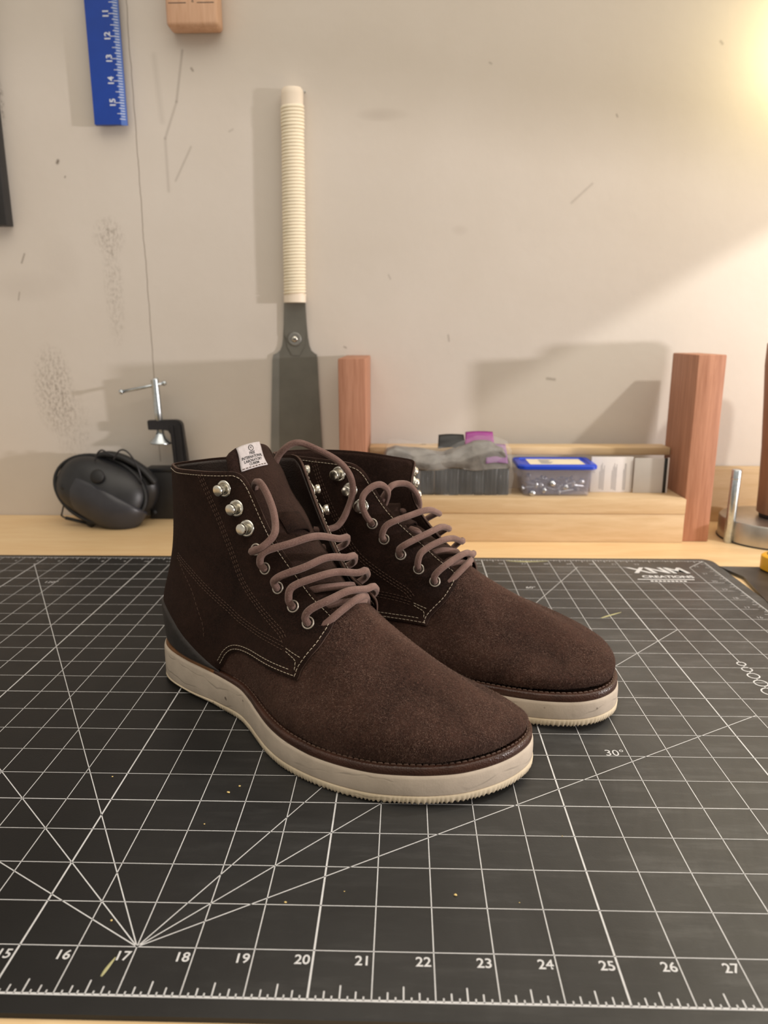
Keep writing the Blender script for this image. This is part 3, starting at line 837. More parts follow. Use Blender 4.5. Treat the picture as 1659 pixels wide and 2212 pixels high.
def make_boot(key, O, yaw, mir, label, tongue_path, tongue_w, tag_on, free_lace):
    root = empty('boot', W(O[0], O[1], 0), math.radians(yaw), label, 'boot', 'pair of boots on the cutting mat')
    b = Boot(key, root, mir)
    # --- sole
    P = outline_resampled(.66)
    Nn = inward(P)
    s = P[:, 0]
    z0 = sole_z0(s); zt = z0 + sole_th(s)
    n = len(P)
    def ring(inset, z): return np.c_[P + Nn * np.reshape(inset, (-1, 1)) if np.ndim(inset) else P + Nn * inset, z]
    def loft(rings, cap0=True, cap1=True):
        V = np.vstack(rings); F = []
        for k in range(len(rings) - 1):
            for i in range(n):
                j = (i + 1) % n
                F.append((k * n + i, (k + 1) * n + i, (k + 1) * n + j, k * n + j))
        if cap0: F.append(tuple(range(n)))
        if cap1: F.append(tuple((len(rings) - 1) * n + i for i in range(n - 1, -1, -1)))
        return V, F
    band = np.interp(s, [0, 70, 120, 300], [3.2, 4.6, 5.6, 6.0])        # height of the rubber outsole band
    V, F = loft([ring(1.2, z0 + band - .8), ring(.35, z0 + band), ring(.1, z0 + band + .8), ring(0, z0 + .55 * band + .45 * zt), ring(.15, zt - 2.2), ring(.5, zt - .6), ring(1.3, zt), ring(12, zt)])
    b.part('midsole', V, F, M['midsole'])
    d = np.r_[0, np.cumsum(np.linalg.norm(np.diff(P, axis=0), axis=1))]
    per = d[-1] + .66
    teeth = 252
    ph = d / per * teeth
    amp = np.clip((s - 72) / 14, 0, 1)
    tri = .5 - .5 * np.cos(2 * np.pi * (ph + .25 * np.sin(d * .31)))
    wob = .55 + .25 * np.sin(d * .11 + 1) * np.cos(d * .037) + .2 * np.sin(d * .73)
    rz = 1.35 * amp * tri * wob
    rin = .75 * amp * tri
    heel = 1 - amp
    V, F = loft([ring(7 + 0 * s, z0 + .1), ring(2.2 + rin + 1.4 * heel, z0 + rz * .8), ring(.6 + rin + 1.3 * heel, z0 + .5 + rz + heel * .5), ring(-.1 + .45 * rin + .4 * heel, z0 + 1.9 + .6 * rz + heel * .6), ring(-.25, z0 + band - 1.0), ring(.3, z0 + band - .2), ring(3.0 + 0 * s, z0 + band)])
    b.part('outsole', V, F, M['outsole'])
    # --- welt
    winset = np.interp(s, [0, 60, 100, 140, 300], [1.6, 1.6, 1.2, .9, .9])
    wth = np.interp(s, [0, 60, 110, 150, 300], [2.2, 2.4, 3.6, 4.6, 4.8])
    V, F = loft([ring(winset + .3, zt - .4), ring(winset, zt + .5), ring(winset, zt + wth - 1.0), ring(winset + .7, zt + wth), ring(winset + 3.6, zt + wth + .1), ring(winset + 5.2, zt + wth - 1.2), ring(13, zt + wth - 1.4)])
    fm = [1 if (len(f_) == 4 and V[list(f_)][:, 0].mean() < 78) else 0 for f_ in F]
    b.part('welt', V, F, M['welt'], mats=[M['welt'], M['welt_edge']], fmat=fm)
    # welt stitching pressed in the channel beside the upper
    acc = Acc()
    Pw = np.c_[P + Nn * (winset + 3.0)[:, None], zt + wth + .05]
    sel = np.where(s > 95)[0]
    brk = np.where(np.diff(sel) > 1)[0]
    order = np.r_[sel[brk[0] + 1:], sel[:brk[0] + 1]] if len(brk) else sel
    PP = Pw[order]
    up = np.tile([0, 0, 1.0], (len(PP), 1))
    b.stitches(PP, up, 2.6, 1.0, .5, acc=acc)
    tag(b.part('welt_stitching', acc.v, acc.f, M['welt_edge' if False else 'thread_dark']), kind='stuff')
    # --- insole
    ru = np.arange(0, 16, .1)
    R0 = b.S.ev(ru, np.full_like(ru, .35)) - b.S.nrm(ru, np.full_like(ru, .35)) * 1.0
    R0[:, 2] = R0[:, 2].min() - 1
    cen = R0.mean(0)
    V = np.vstack([R0, [cen]]); k = len(R0)
    b.part('insole', V, [(i, (i + 1) % k, k) for i in range(k)], M['lining'], flip=True)
    # --- vamp
    top = [(-5.75, 2.3), (-4.6, 2.5), (-3.6, 3.0), (-2.8, 3.5), (-2.0, 3.86), (-1.2, 3.98), (0, 3.96), (1.2, 3.98), (2.0, 3.86), (2.8, 3.5), (3.6, 3.0), (4.6, 2.5), (5.75, 2.3)]
    tp = densify(top, (), 5)
    bot = np.stack([np.linspace(5.75, -5.75, 100), np.full(100, -.02)], 1)
    b.patch(np.vstack([tp[:-1], [(5.75, 2.3)], bot]), -1.6, 0.0, 'vamp', M['suede'], du=.10, dv=.075, edge_drop=.2)
    # --- quarters with their stitching, lining and hardware, both sides
    light_t, dark_t = Acc(), Acc()
    far_idx = 1 if mir > 0 else 0             # the quarter on the side away from the twin rows of the viewer
    for side in (0, 1):
        fx = (lambda q: np.c_[16 - np.asarray(q)[:, 0], np.asarray(q)[:, 1]]) if side else (lambda q: np.asarray(q, float))
        sgn = -1 if side else 1
        lo = densify(LOWER, (), 6); fr = densify(FRONT, (), 6); tpq = np.stack([np.linspace(2.5, 8.0, 60), np.full(60, 6.0)], 1)
        back = np.stack([np.full(50, 8.0), np.linspace(6.0, -.02, 50)], 1); botq = np.stack([np.linspace(8.0, 5.42, 30), np.full(30, -.02)], 1)
        poly = np.vstack([lo[:-1], fr[:-1], tpq[:-1], back[:-1], botq[:-1]])
        b.patch(fx(poly), -.2, 1.8, 'quarter', M['suede_shaded'], du=.12, dv=.08, edge_drop=.45, edge_mat=M['cut_edge'], lift=(fx([(1.45, 3.70)])[0, 0], 3.70, 5.0) if side == far_idx else None)
        # lining, a separate softer leather layer inside
        li = np.vstack([densify([(5.9, 1.2), (4.4, 2.2), (3.4, 2.9), (2.4, 3.6), (1.75, 3.95)], (), 6)[:-1], densify([(1.75, 3.95), (1.82, 4.4), (2.0, 4.9), (2.02, 5.5), (2.08, 5.8), (2.3, 5.92), (2.6, 5.945)], (), 6)[:-1],
                        np.stack([np.linspace(2.6, 8.0, 50), np.full(50, 5.945)], 1)[:-1], np.stack([np.full(40, 8.0), np.linspace(5.945, 1.2, 40)], 1)[:-1], np.stack([np.linspace(8.0, 5.9, 20), np.full(20, 1.2)], 1)[:-1]])
        b.patch(fx(li), -1.5, .05, 'lining', M['lining' if mir > 0 else 'tongue'], du=.16, dv=.11, edge_drop=.3)
        # edge rows of pale thread
        def row(uvs, dist, acc, off=1.82, dash=2.1, gap=.95, r=.27, m=8, inside=True):
            uvd = densify(uvs, (), m)
            uvd = fx(uvd)
            Q = b.surf(uvd, off); N_ = b.S.nrm(uvd[:, 0], uvd[:, 1])
            if dist: Q = offset_inside(Q, N_, dist, sgn)
            b.stitches(Q, N_, dash, gap, r, acc=acc)
        edge = LOWER[:-1]
        row(FRONT + TOP[1:], -2.7, light_t)
        row(LOWER[1:], -2.0, light_t); row(LOWER[1:-1], -4.6, light_t)
        row(BOX1, 0, light_t, dash=1.9, gap=.8, m=10); row(BOX2, 0, light_t, dash=1.9, gap=.8, m=10)
        for dd in (-2.1, 0, 2.1):
            row(LINE_A, dd, dark_t, 1.82, 2.0, 1.1, .25); row(LINE_B, dd, dark_t, 1.82, 2.0, 1.1, .25)
        row(LINE_C, 0, dark_t, 1.82, 2.6, 1.2, .22)
        # eyelets
        for (u, v) in EYE:
            uv = fx([(u, v)])
            p = b.surf(uv, 1.75)[0]; nn = b.S.nrm(uv[:, 0], uv[:, 1])[0]
            t1 = np.cross(nn, [0, 0, 1.0]); t1 /= np.linalg.norm(t1); t2 = np.cross(nn, t1)
            V, F, fm = [], [], []
            ns, nc = 26, 8
            for i in range(ns):
                a = 2 * math.pi * i / ns
                for j in range(nc):
                    c = 2 * math.pi * j / nc
                    rr = 3.45 + .68 * math.cos(c)
                    V.append(p + rr * (math.cos(a) * t1 + math.sin(a) * t2) + nn * (.15 + .55 * math.sin(c)))
            for i in range(ns):
                for j in range(nc):
                    F.append((i * nc + j, ((i + 1) % ns) * nc + j, ((i + 1) % ns) * nc + (j + 1) % nc, i * nc + (j + 1) % nc)); fm.append(0)
            base = len(V)
            for i in range(ns):
                a = 2 * math.pi * i / ns
                V.append(p + 3.1 * (math.cos(a) * t1 + math.sin(a) * t2) + nn * .06)
            F.append(tuple(base + i for i in range(ns))); fm.append(1)
            b.part('eyelet', V, F, M['eyelet'], True, mats=[M['eyelet'], M['hole']], fmat=fm)
        # speed hooks: washer, neck and drum
        for (u, v) in HOOK:
            uv = fx([(u - ((.62 if mir > 0 else .80) if side == far_idx else 0), v)])
            p = b.surf(uv, 1.6)[0]; nn = b.S.nrm(uv[:, 0], uv[:, 1])[0]
            ax = nn + (np.array([.55, 0, 0]) if side == far_idx else np.array([-.12, 0, -.12])); ax /= np.linalg.norm(ax)
            def lv(profile, axis, seg=24):
                t1 = np.cross(axis, [0, 0, 1.0]); t1 /= np.linalg.norm(t1); t2 = np.cross(axis, t1)
                v_, f_ = lathe(profile, seg)
                return [p + q[0] * t1 + q[1] * t2 + q[2] * axis for q in v_], f_
            hv, hf = lv([(5.5, 0), (5.75, .4), (5.6, .9), (4.9, 1.3), (4.0, 1.3), (3.2, .9)], nn)
            hk = b.part('hook', hv, hf, M['steel'], True)
            v2, f2 = lv([(2.6, .6), (2.4, 2.2), (2.5, 3.0), (3.3, 3.6), (3.75, 4.1), (3.8, 6.2), (3.55, 6.7), (3.1, 6.85)], ax)
            b.part('drum', v2, f2, M['steel'], True, parent=hk)
    tag(b.part('edge_stitching', light_t.v, light_t.f, M['thread_light']), kind='stuff')
    tag(b.part('seam_stitching', dark_t.v, dark_t.f, M['thread_dark']), kind='stuff')
    # --- suede nap: short fibres standing off the leather
    def pip(G, poly):
        ins = np.zeros(len(G), bool)
        for p, q in zip(poly, np.roll(poly, -1, 0)):
            cond = ((p[1] > G[:, 1]) != (q[1] > G[:, 1]))
            xs = (q[0] - p[0]) * (G[:, 1] - p[1]) / (q[1] - p[1] + 1e-15) + p[0]
            ins ^= cond & (G[:, 0] < xs)
        return ins
    def nap(name, cnt, v1, want_quarter, off, mat, ln):
        gu, gv = np.meshgrid(np.arange(0, 16, .1) + .05, np.arange(0, v1, .06) + .03)
        g_ = np.stack([gu.ravel(), gv.ravel()], 1)
        e = .02
        a_ = np.linalg.norm(np.cross(b.S.ev(g_[:, 0] + e, g_[:, 1]) - b.S.ev(g_[:, 0] - e, g_[:, 1]), b.S.ev(g_[:, 0], g_[:, 1] + e) - b.S.ev(g_[:, 0], g_[:, 1] - e)), axis=1)
        pick = RNG.choice(len(g_), cnt, p=a_ / a_.sum())
        uv = g_[pick] + RNG.uniform(-.5, .5, (cnt, 2)) * np.array([.1, .06])
        inq = pip(uv, poly) | pip(np.c_[16 - uv[:, 0], uv[:, 1]], poly)
        uf = np.where(uv[:, 0] > 8, 16 - uv[:, 0], uv[:, 0])
        if want_quarter:
            uv = uv[inq]
        else:
            uv = uv[(~inq) & (uf < 5.3) & (uv[:, 1] < 3.9)]
        P_ = b.surf(uv, off); N_ = b.S.nrm(uv[:, 0], uv[:, 1])
        R_ = RNG.normal(size=P_.shape); R_[:, 2] -= .6
        T_ = R_ - N_ * (R_ * N_).sum(1, keepdims=True); T_ /= np.linalg.norm(T_, axis=1, keepdims=True)
        B_ = np.cross(N_, T_)
        L_ = RNG.uniform(.5, 1.0, (len(P_), 1)) * ln
        w_ = .085
        V_ = np.stack([P_ - B_ * w_, P_ + B_ * w_, P_ + T_ * L_ + N_ * L_ * RNG.uniform(.15, .55, (len(P_), 1))], 1).reshape(-1, 3)
        me = bpy.data.meshes.new(name)
        me.vertices.add(len(V_)); me.vertices.foreach_set('co', b.L(V_).ravel())
        nf = len(V_) // 3
        me.loops.add(nf * 3); me.loops.foreach_set('vertex_index', np.arange(nf * 3))
        me.polygons.add(nf); me.polygons.foreach_set('loop_start', np.arange(nf) * 3)
        me.materials.append(mat); me.update(); me.validate()
        o = bpy.data.objects.new(name, me); COL.objects.link(o); o.parent = root
        tag(o, kind='stuff')
    nap('vamp_nap', 110000, 4.0, False, .05, M['nap'], 1.35)
    nap('quarter_nap', 60000, 6.0, True, 1.8, M['nap_shaded'], 1.0)
    # --- heel cup
    cp = densify(CUP, (), 6)
    cpm = np.c_[16 - cp[:, 0], cp[:, 1]][::-1]
    poly = np.vstack([cp[:-1], cpm[:-1], np.stack([np.linspace(10.62, 5.38, 90), np.full(90, -.04)], 1)])
    b.patch(poly, 1.0, 3.1, 'heel_cup', M['heel_cup'], du=.12, dv=.09, edge_drop=1.2)
    # --- tongue: curved leather strip
    tc = catmull(tongue_path, 8)
    k = len(tc)
    T = np.gradient(tc, axis=0); T /= np.linalg.norm(T, axis=1, keepdims=True)
    wid = np.interp(np.linspace(0, 1, k), np.linspace(0, 1, len(tongue_w)), tongue_w)
    nw = 17
    rows_o, rows_i = [], []
    for i in range(k):
        lat = np.array([0, 1.0, 0]) - T[i] * T[i][1]; lat /= np.linalg.norm(lat)
        nr = np.cross(lat, T[i]); 
        if nr[0] < 0: nr = -nr
        tipk = max(0, (i - (k - 6)) / 5)
        for j in range(nw):
            q = (j / (nw - 1)) * 2 - 1
            h = -wid[i] * .16 * q * q + .8 * math.sin(i * .55 + q * 2.2)
            drop = -tipk ** 2 * (q ** 6) * 4.5
            rows_o.append(tc[i] + lat * q * wid[i] / 2 + nr * h + T[i] * drop)
            rows_i.append(rows_o[-1] - nr * 2.4)
    V = rows_o + rows_i
    mm = len(rows_o); F = []
    for i in range(k - 1):
        for j in range(nw - 1):
            a = i * nw + j
            F.append((a, a + 1, a + nw + 1, a + nw)); F.append((mm + a + nw, mm + a + nw + 1, mm + a + 1, mm + a))
    for i in range(k - 1):
        for j in (0, nw - 1):
            a = i * nw + j
            F.append((a, a + nw, mm + a + nw, mm + a) if j == 0 else (mm + a, mm + a + nw, a + nw, a))
    for i in (0, k - 1):
        for j in range(nw - 1):
            a = i * nw + j
            F.append((mm + a, mm + a + 1, a + 1, a) if i == 0 else (a, a + 1, mm + a + 1, mm + a))
    tg = b.part('tongue', V, F, M['tongue'], True, flip=(F is None))
    me = tg.data
    bmx = bmesh.new(); bmx.from_mesh(me); bmesh.ops.recalc_face_normals(bmx, faces=bmx.faces); bmx.to_mesh(me); bmx.free()
    # --- woven tag on the tongue
    if tag_on:
        kk = k - 1
        rowsG = np.array(rows_o).reshape(k, nw, 3)
        dl = np.r_[0, np.cumsum(np.linalg.norm(np.diff(tc, axis=0), axis=1))]
        def on_tongue(x, y, off):        # x mm to the right across the tag, y mm up; origin at the tag centre
            q = np.clip((TAG_C[0] - x) / (wid[kk] / 2), -1, 1)
            d_ = dl[-1] - TAG_C[1] + y + (TAG_T * x)
            fi = np.interp(d_, dl, np.arange(k)); i0 = int(min(k - 2, math.floor(fi))); fr_ = fi - i0
            fj = (q + 1) / 2 * (nw - 1); j0 = int(min(nw - 2, math.floor(fj))); gr = fj - j0
            A = rowsG[i0, j0] * (1 - gr) + rowsG[i0, j0 + 1] * gr; B = rowsG[i0 + 1, j0] * (1 - gr) + rowsG[i0 + 1, j0 + 1] * gr
            p_ = A * (1 - fr_) + B * fr_
            du_ = rowsG[i0, j0 + 1] - rowsG[i0, j0]; dv_ = rowsG[i0 + 1, j0] - rowsG[i0, j0]
            n_ = np.cross(du_, dv_); n_ /= np.linalg.norm(n_)
            if n_[0] < 0: n_ = -n_
            if d_ > dl[-1]: p_ = p_ + T[kk] * (d_ - dl[-1])
            return p_ + n_ * off
        TAG_C, TAG_T, TW, TH = tag_on
        V, F = [], []
        nx_, ny_ = 13, 11
        for lay in (1.0, .15):
            for j in range(ny_):
                for i in range(nx_):
                    V.append(on_tongue((i / (nx_ - 1) - .5) * TW, (j / (ny_ - 1) - .5) * TH, lay))
        q = nx_ * ny_
        for j in range(ny_ - 1):
            for i in range(nx_ - 1):
                a = j * nx_ + i
                F.append((a, a + 1, a + nx_ + 1, a + nx_)); F.append((q + a, q + a + nx_, q + a + nx_ + 1, q + a + 1))
        ring_ = [i for i in range(nx_)] + [j * nx_ + nx_ - 1 for j in range(1, ny_)] + [(ny_ - 1) * nx_ + i for i in range(nx_ - 2, -1, -1)] + [j * nx_ for j in range(ny_ - 2, 0, -1)]
        for i in range(len(ring_)):
            a, c = ring_[i], ring_[(i + 1) % len(ring_)]
            F.append((a, q + a, q + c, c))
        tgp = b.part('tag', V, F, M['tag'], True)
        tgp['label'] = 'white woven tag with black lettering'
        bmx = bmesh.new(); bmx.from_mesh(tgp.data); bmesh.ops.recalc_face_normals(bmx, faces=bmx.faces); bmx.to_mesh(tgp.data); bmx.free()
        def tagtext(body, dy, size, bold=.05, sx=1.0):
            o_ = text_mesh('tag_print', body, size, M['ink'], tgp, Matrix.Identity(4), bold=bold)
            for v_ in o_.data.vertices:
                v_.co = Vector(b.L(on_tongue(v_.co.x * sx, v_.co.y + dy, 1.12)))
            o_.data.update()
        tagtext('FREE', 2.2, 2.7, sx=.8); tagtext('INTERNATIONAL', -.4, 2.7, sx=.78); tagtext('LABORATORY', -3.0, 2.7, sx=.8); tagtext('CUBISM', -5.4, 2.7, sx=.8)
        tagtext('V', 5.6, 2.2)
        rv, rf = [], []
        for i in range(28):
            a = 2 * math.pi * i / 28
            for rr in (1.6, 2.0): rv.append(on_tongue(rr * math.cos(a), 5.6 + rr * math.sin(a), 1.12))
        for i in range(28):
            j = (i + 1) % 28; rf.append((2 * i, 2 * i + 1, 2 * j + 1, 2 * j))
        b.part('tag_emblem', rv, rf, M['ink'], False, parent=tgp)
        acc = Acc()
        Q = np.array([on_tongue(a * TW, -.43 * TH, 1.0) for a in np.linspace(-.47, .47, 14)])
        b.stitches(Q, np.tile(T[kk] * 0 + np.array([.8, 0, .3]), (14, 1)), 1.6, 1.0, .3, acc=acc)
        b.part('tag_stitching', acc.v, acc.f, M['thread_dark'], parent=tgp)
    # --- lace keeper: small loop of leather sewn on the tongue
    mid = tc[int(k * .55)]; Tm = T[int(k * .55)]
    lat = np.array([0, 1.0, 0]) - Tm * Tm[1]; lat /= np.linalg.norm(lat)
    nr = np.cross(lat, Tm); nr = nr if nr[0] > 0 else -nr
    V, F = [], []
    for lay in (0, 1):
        for i in range(11):
            q = i / 10 * 2 - 1
            hgt = 4.6 * (1 - abs(q) ** 2.6) + .3 - lay * 1.6
            for e in (-1, -.4, .4, 1):
                V.append(mid + lat * q * 10.5 + nr * (hgt - (.5 if abs(e) == 1 else 0)) + Tm * e * 7)
    for i in range(10):
        for j in range(3):
            a = i * 4 + j
            F.append((a, a + 4, a + 5, a + 1)); F.append((44 + a, 44 + a + 1, 44 + a + 5, 44 + a + 4))
        F.append((i * 4, 44 + i * 4, 44 + i * 4 + 4, i * 4 + 4)); F.append((i * 4 + 3, i * 4 + 7, 44 + i * 4 + 7, 44 + i * 4 + 3))
    kp = b.part('lace_keeper', V, F, M['suede_shaded'], True)
    bmx = bmesh.new(); bmx.from_mesh(kp.data); bmesh.ops.recalc_face_normals(bmx, faces=bmx.faces); bmx.to_mesh(kp.data); bmx.free()
    # --- lace: one continuous round cord through the five pairs of eyelets
    eN = [np.array([q]) for q in EYE]
    def pt(u, v, off): return b.surf(np.array([[u, v]]), off)[0]
    near_side = 1 if mir > 0 else -1          # +1: columns 0..8 face the viewer, -1: mirrored columns
    def U(u): return u if near_side > 0 else 16 - u
    def Uf(u): return 16 - u if near_side > 0 else u
    path = list(free_lace['far'])             # from the far top eyelet's free end, reversed
    seq = []
    rows_ = list(range(4, -1, -1))            # bottom pair first
    for idx, i in enumerate(rows_):
        u, v = EYE[i]
        ue = np.interp(v + .12, [q[1] for q in FRONT[7:]], [q[0] for q in FRONT[7:]])
        lift = [7.5, 9.5, 8.5, 10.0, 8.5][i]
        up = [.0, .03, -.04, .05, -.02][i]
        a = pt(U(u), v, -4.0); a1 = pt(U(u), v, 2.8)
        a2 = pt(U(u * .90 + ue * .10), v + .09, lift * .78); a3 = pt(U(u * .55 + ue * .45), v + .20 + up, lift * 1.0); a4 = pt(U(ue * .82), v + .25 + up, lift * .92)
        c = pt(U(.30), v + .24 + up * .5, 4.0 + lift * .35)
        f1 = pt(Uf(ue * .55), v + .16, lift * .85); f2 = pt(Uf(ue * .98), v + .13, lift * 1.18); f3 = pt(Uf(u * .60 + ue * .40), v + .03, lift * 1.05); f4 = pt(Uf(u * .95), v - .03, 3.6); f5 = pt(Uf(u), v, -4.0)
        seq.append(([a, a1, a2, a3, a4, c, f1, f2, f3, f4, f5]))
    full = []
    # bar lying under the facings at the bottom
    u, v = EYE[4]
    full += [pt(Uf(2.0), v - .05, -.6), pt(Uf(1.1), v + .10, 2.6), pt(U(0), v + .10, 3.4), pt(U(1.1), v + .04, 2.8), pt(U(2.0), v - .05, -.4), pt(U(2.35), v, -5.0)]
    for idx, rws in enumerate(seq):
        if idx == len(seq) - 1:
            break
        full += rws
        nxt = seq[idx + 1]
        # inside pass under the facings back to the next eyelet on the near side
        vv0 = EYE[rows_[idx]][1]; vv1 = EYE[rows_[idx + 1]][1]
        dp = 0.0 if idx < 2 else -13.0
        full += [pt(Uf(1.9), vv0 + .03, -5.0 + dp * .4), pt(Uf(1.1), vv0 + .07, .2 + dp), pt(U(0), vv0 * .6 + vv1 * .4, .4 + dp), pt(U(1.1), vv0 * .25 + vv1 * .75, .2 + dp), pt(U(2.0), vv1 - .03, -5.0 + dp * .4)]
    last = seq[-1]
    full += [last[0], last[1]] + [np.array(q, float) for q in free_lace['near']]
    lc = Acc()
    lc.add(cord(resample(catmull(full, 8), .8)))
    # second free end, from the far top eyelet
    f2 = [last[10], last[9]] + [np.array(q, float) for q in free_lace['far']]
    lc.add(cord(resample(catmull(f2, 8), .8)))
    ob = b.part('lace', lc.v, lc.f, M['lace'], True, flip=True)
    return b

BOOT_R = make_boot(KEY, (14.1, 11.6), -30, 1, 'nearer dark brown suede lace-up boot with a white tag on its tongue',
    [(196, 3, 78), (176, 3, 93), (152, -3, 109), (131, -9, 127), (112, -14, 146), (96, -18, 165), (86, -20, 181)], [34, 36, 40, 46, 50, 50, 44],
    ((6.5, 8.5), .10, 19, 17.5),
    {'near': [(121.9, 28, 121.4), (130.5, 27.5, 126), (133.7, 21, 131.7), (131.7, 16, 136.9), (126.9, 12, 145.7), (119.5, 9, 155.5), (112.5, 7, 161), (106, 4, 160), (100, -2, 154), (96, -8, 140), (98, -10, 120)],
     'far': [(122, -46, 117.5), (125.5, -49, 118.8), (130, -55, 121), (134, -60, 130.3), (137.6, -63, 145), (135, -63, 157.3), (126.4, -60, 167.4), (111.8, -52, 176.3), (103, -46, 180), (96, -42, 177), (89, -39, 168), (84, -36, 150), (84, -32, 125)]})
BOOT_L = make_boot(KEYL, (16.95, 14.6), -28.3, -1, 'farther dark brown suede lace-up boot standing behind the tagged one',
    [(196, 3, 76), (176, 3, 90), (154, 0, 104), (136, -2, 113), (118, -3, 116), (100, -4, 112), (86, -5, 104)], [34, 36, 40, 44, 46, 44, 34], None,
    {'near': [(123, -37, 123), (120.8, -40, 128.4), (118.3, -41, 136), (118.7, -39, 143), (122.3, -33, 148.2), (125.5, -26, 148.6), (126.3, -18, 143), (120.6, -10, 132.9), (112, -6, 122)],
     'far': [(123.5, 30, 116), (127, 27, 118), (131, 24, 122.5), (132, 21, 129), (130.8, 16, 137.2), (128.5, 8, 143.3), (125.7, -5, 145.4), (124, -12, 142.5), (118, -14, 132), (110, -12, 118)]})
# ------------------------------------------------------------------ wooden stand against the wall: two uprights, stacked front boards, back rail
up_l = ibox('wooden_upright', 18.30, 19.62, 26.42, WY - .02, ZB, 8.86, M['redwood_v'], bevel=.0015)
tag(up_l, 'pink redwood board standing on end beside the saw blade', 'wood board', 'redwood uprights')
up_r = ibox('wooden_upright', 35.30, 36.62, 26.62, 30.12, ZB, 9.0, M['redwood_v'], bevel=.0015)
tag(up_r, 'pink redwood board standing on end beside the steel disc', 'wood board', 'redwood uprights')
fb = ibox('pine_board', 19.64, 35.28, 26.40, 28.9, ZB, 1.34, M['pine'], bevel=.0012)
tag(fb, 'long pale pine board lying between the two uprights, lower of two', 'wood board', 'stacked pine boards')
fb2 = ibox('pine_board', 19.64, 35.28, 26.36, 28.9, 1.34, 2.10, M['pine'], bevel=.0012)
tag(fb2, 'thinner pale pine board on top of the lower one', 'wood board', 'stacked pine boards')
br = ibox('pine_rail', 19.64, 35.28, 29.15, 30.45, 3.82, 4.22, M['pine'], bevel=.0012)
tag(br, 'pale pine rail spanning the uprights behind the blue-lidded tub', 'wood rail')
bb = ibox('pine_board', 36.64, 46.0, 30.7, 31.5, ZB, 2.86, M['pine'], bevel=.0012)
tag(bb, 'short pine board leaning at the wall behind the steel disc', 'wood board')

# ------------------------------------------------------------------ pull saw hanging on the wall
saw = empty('pull_saw', W(15.5, 31.1, 4.0), 0, 'Japanese pull saw with a pale rattan-wrapped handle hanging on the wall', 'saw')
def sl(x, y, z): return W(x, y, z) - saw.location
def saw_profile():
    L_ = [(15.04, 11.75), (15.02, 11.3), (14.99, 10.5), (14.93, 9.8), (14.86, 9.38), (14.74, 9.12), (14.55, 8.98), (14.36, 8.90), (14.30, 8.6), (14.18, 6.5), (14.05, 4.2), (13.92, 1.8)]
    R_ = [(16.98, 1.8), (16.88, 4.2), (16.80, 6.5), (16.74, 8.6), (16.72, 8.90), (16.58, 8.98), (16.42, 9.12), (16.33, 9.38), (16.26, 9.8), (16.21, 10.5), (16.18, 11.3), (16.17, 11.75)]
    return L_ + R_
def plate(name, poly, y0, y1, mat, bev=0):
    bm = bmesh.new()
    a = [bm.verts.new(sl(x, y0, z)) for x, z in poly]
    c = [bm.verts.new(sl(x, y1, z)) for x, z in poly]
    bm.faces.new(a); bm.faces.new(c[::-1])
    for i in range(len(poly)):
        j = (i + 1) % len(poly)
        bm.faces.new((a[i], c[i], c[j], a[j]))
    return from_bm(name, bm, mat, saw)
plate('blade', saw_profile(), 31.46, 31.52, M['saw_steel'])
plate('ground_edge', [(14.36, 8.90), (14.55, 8.98), (14.70, 9.06), (14.66, 8.0), (14.58, 6.0), (14.44, 1.8), (13.92, 1.8), (14.05, 4.2), (14.18, 6.5), (14.30, 8.6)], 31.448, 31.46, M['saw_steel_edge'])
plate('blade_socket', [(15.06, 11.75), (15.03, 10.6), (15.0, 9.95), (15.12, 9.72), (15.16, 9.3), (15.40, 8.86), (15.78, 8.86), (16.05, 9.3), (16.1, 9.72), (16.2, 9.95), (16.19, 10.6), (16.15, 11.75)], 31.41, 31.465, M['saw_steel'])
rv, rf = lathe([(.36, 0), (.36, .045), (.30, .06), (.24, .045)], 30)
boss = obj('screw_boss', [(-.0, 0, 0)] * 0 or [Vector((p[0] * I, -p[2] * I, p[1] * I)) + sl(15.56, 31.41, 9.72) for p in rv], [tuple(reversed(f)) for f in rf], M['saw_steel_edge'], saw, True)
rv, rf = lathe([(.155, 0), (.16, .05), (.13, .10), (.07, .115)], 18)
obj('screw_head', [Vector((p[0] * I, -p[2] * I, p[1] * I)) + sl(15.56, 31.39, 9.72) for p in rv], [tuple(reversed(f)) for f in rf], M['steel'], saw, True)
obj('screw_slot', [Vector(q) * I + sl(15.56, 31.272, 9.72) for q in ((-.1, 0, -.03), (.1, 0, -.03), (.1, 0, .03), (-.1, 0, .03), (-.1, .03, -.03), (.1, .03, -.03), (.1, .03, .03), (-.1, .03, .03))], [(0, 1, 2, 3), (7, 6, 5, 4), (0, 4, 5, 1), (2, 6, 7, 3), (1, 5, 6, 2), (0, 3, 7, 4)], M['hole'], saw)
def hand(z): return 15.66 + (z - 11.67) * .0175
def hr(z): return .575 + .012 * math.sin(z * .5) + (.02 if z > 20 else 0)
def ovaltube(name, z0, z1, rx, ry, mat, seg=28, n=4, dome=False):
    acc = []
    for k in range(n + 1):
        z = z0 + (z1 - z0) * k / n
        q = 1.0
        if dome and k == n: q = .82
        for i in range(seg):
            a = 2 * math.pi * i / seg
            acc.append(sl(hand(z) + rx * q * math.cos(a), 31.17 + ry * q * math.sin(a), z))
    f = []
    for k in range(n):
        for i in range(seg):
            f.append((k * seg + i, k * seg + (i + 1) % seg, (k + 1) * seg + (i + 1) % seg, (k + 1) * seg + i))
    f.append(tuple(range(seg - 1, -1, -1))); f.append(tuple(n * seg + i for i in range(seg)))
    o = obj(name, acc, f, mat, saw, True)
    o.data.set_sharp_from_angle(angle=math.radians(50))
    return o
ovaltube('handle_core', 11.62, 21.0, .50, .36, M['handle_white'])
ovaltube('collar', 11.60, 11.98, .585, .42, M['handle_white'])
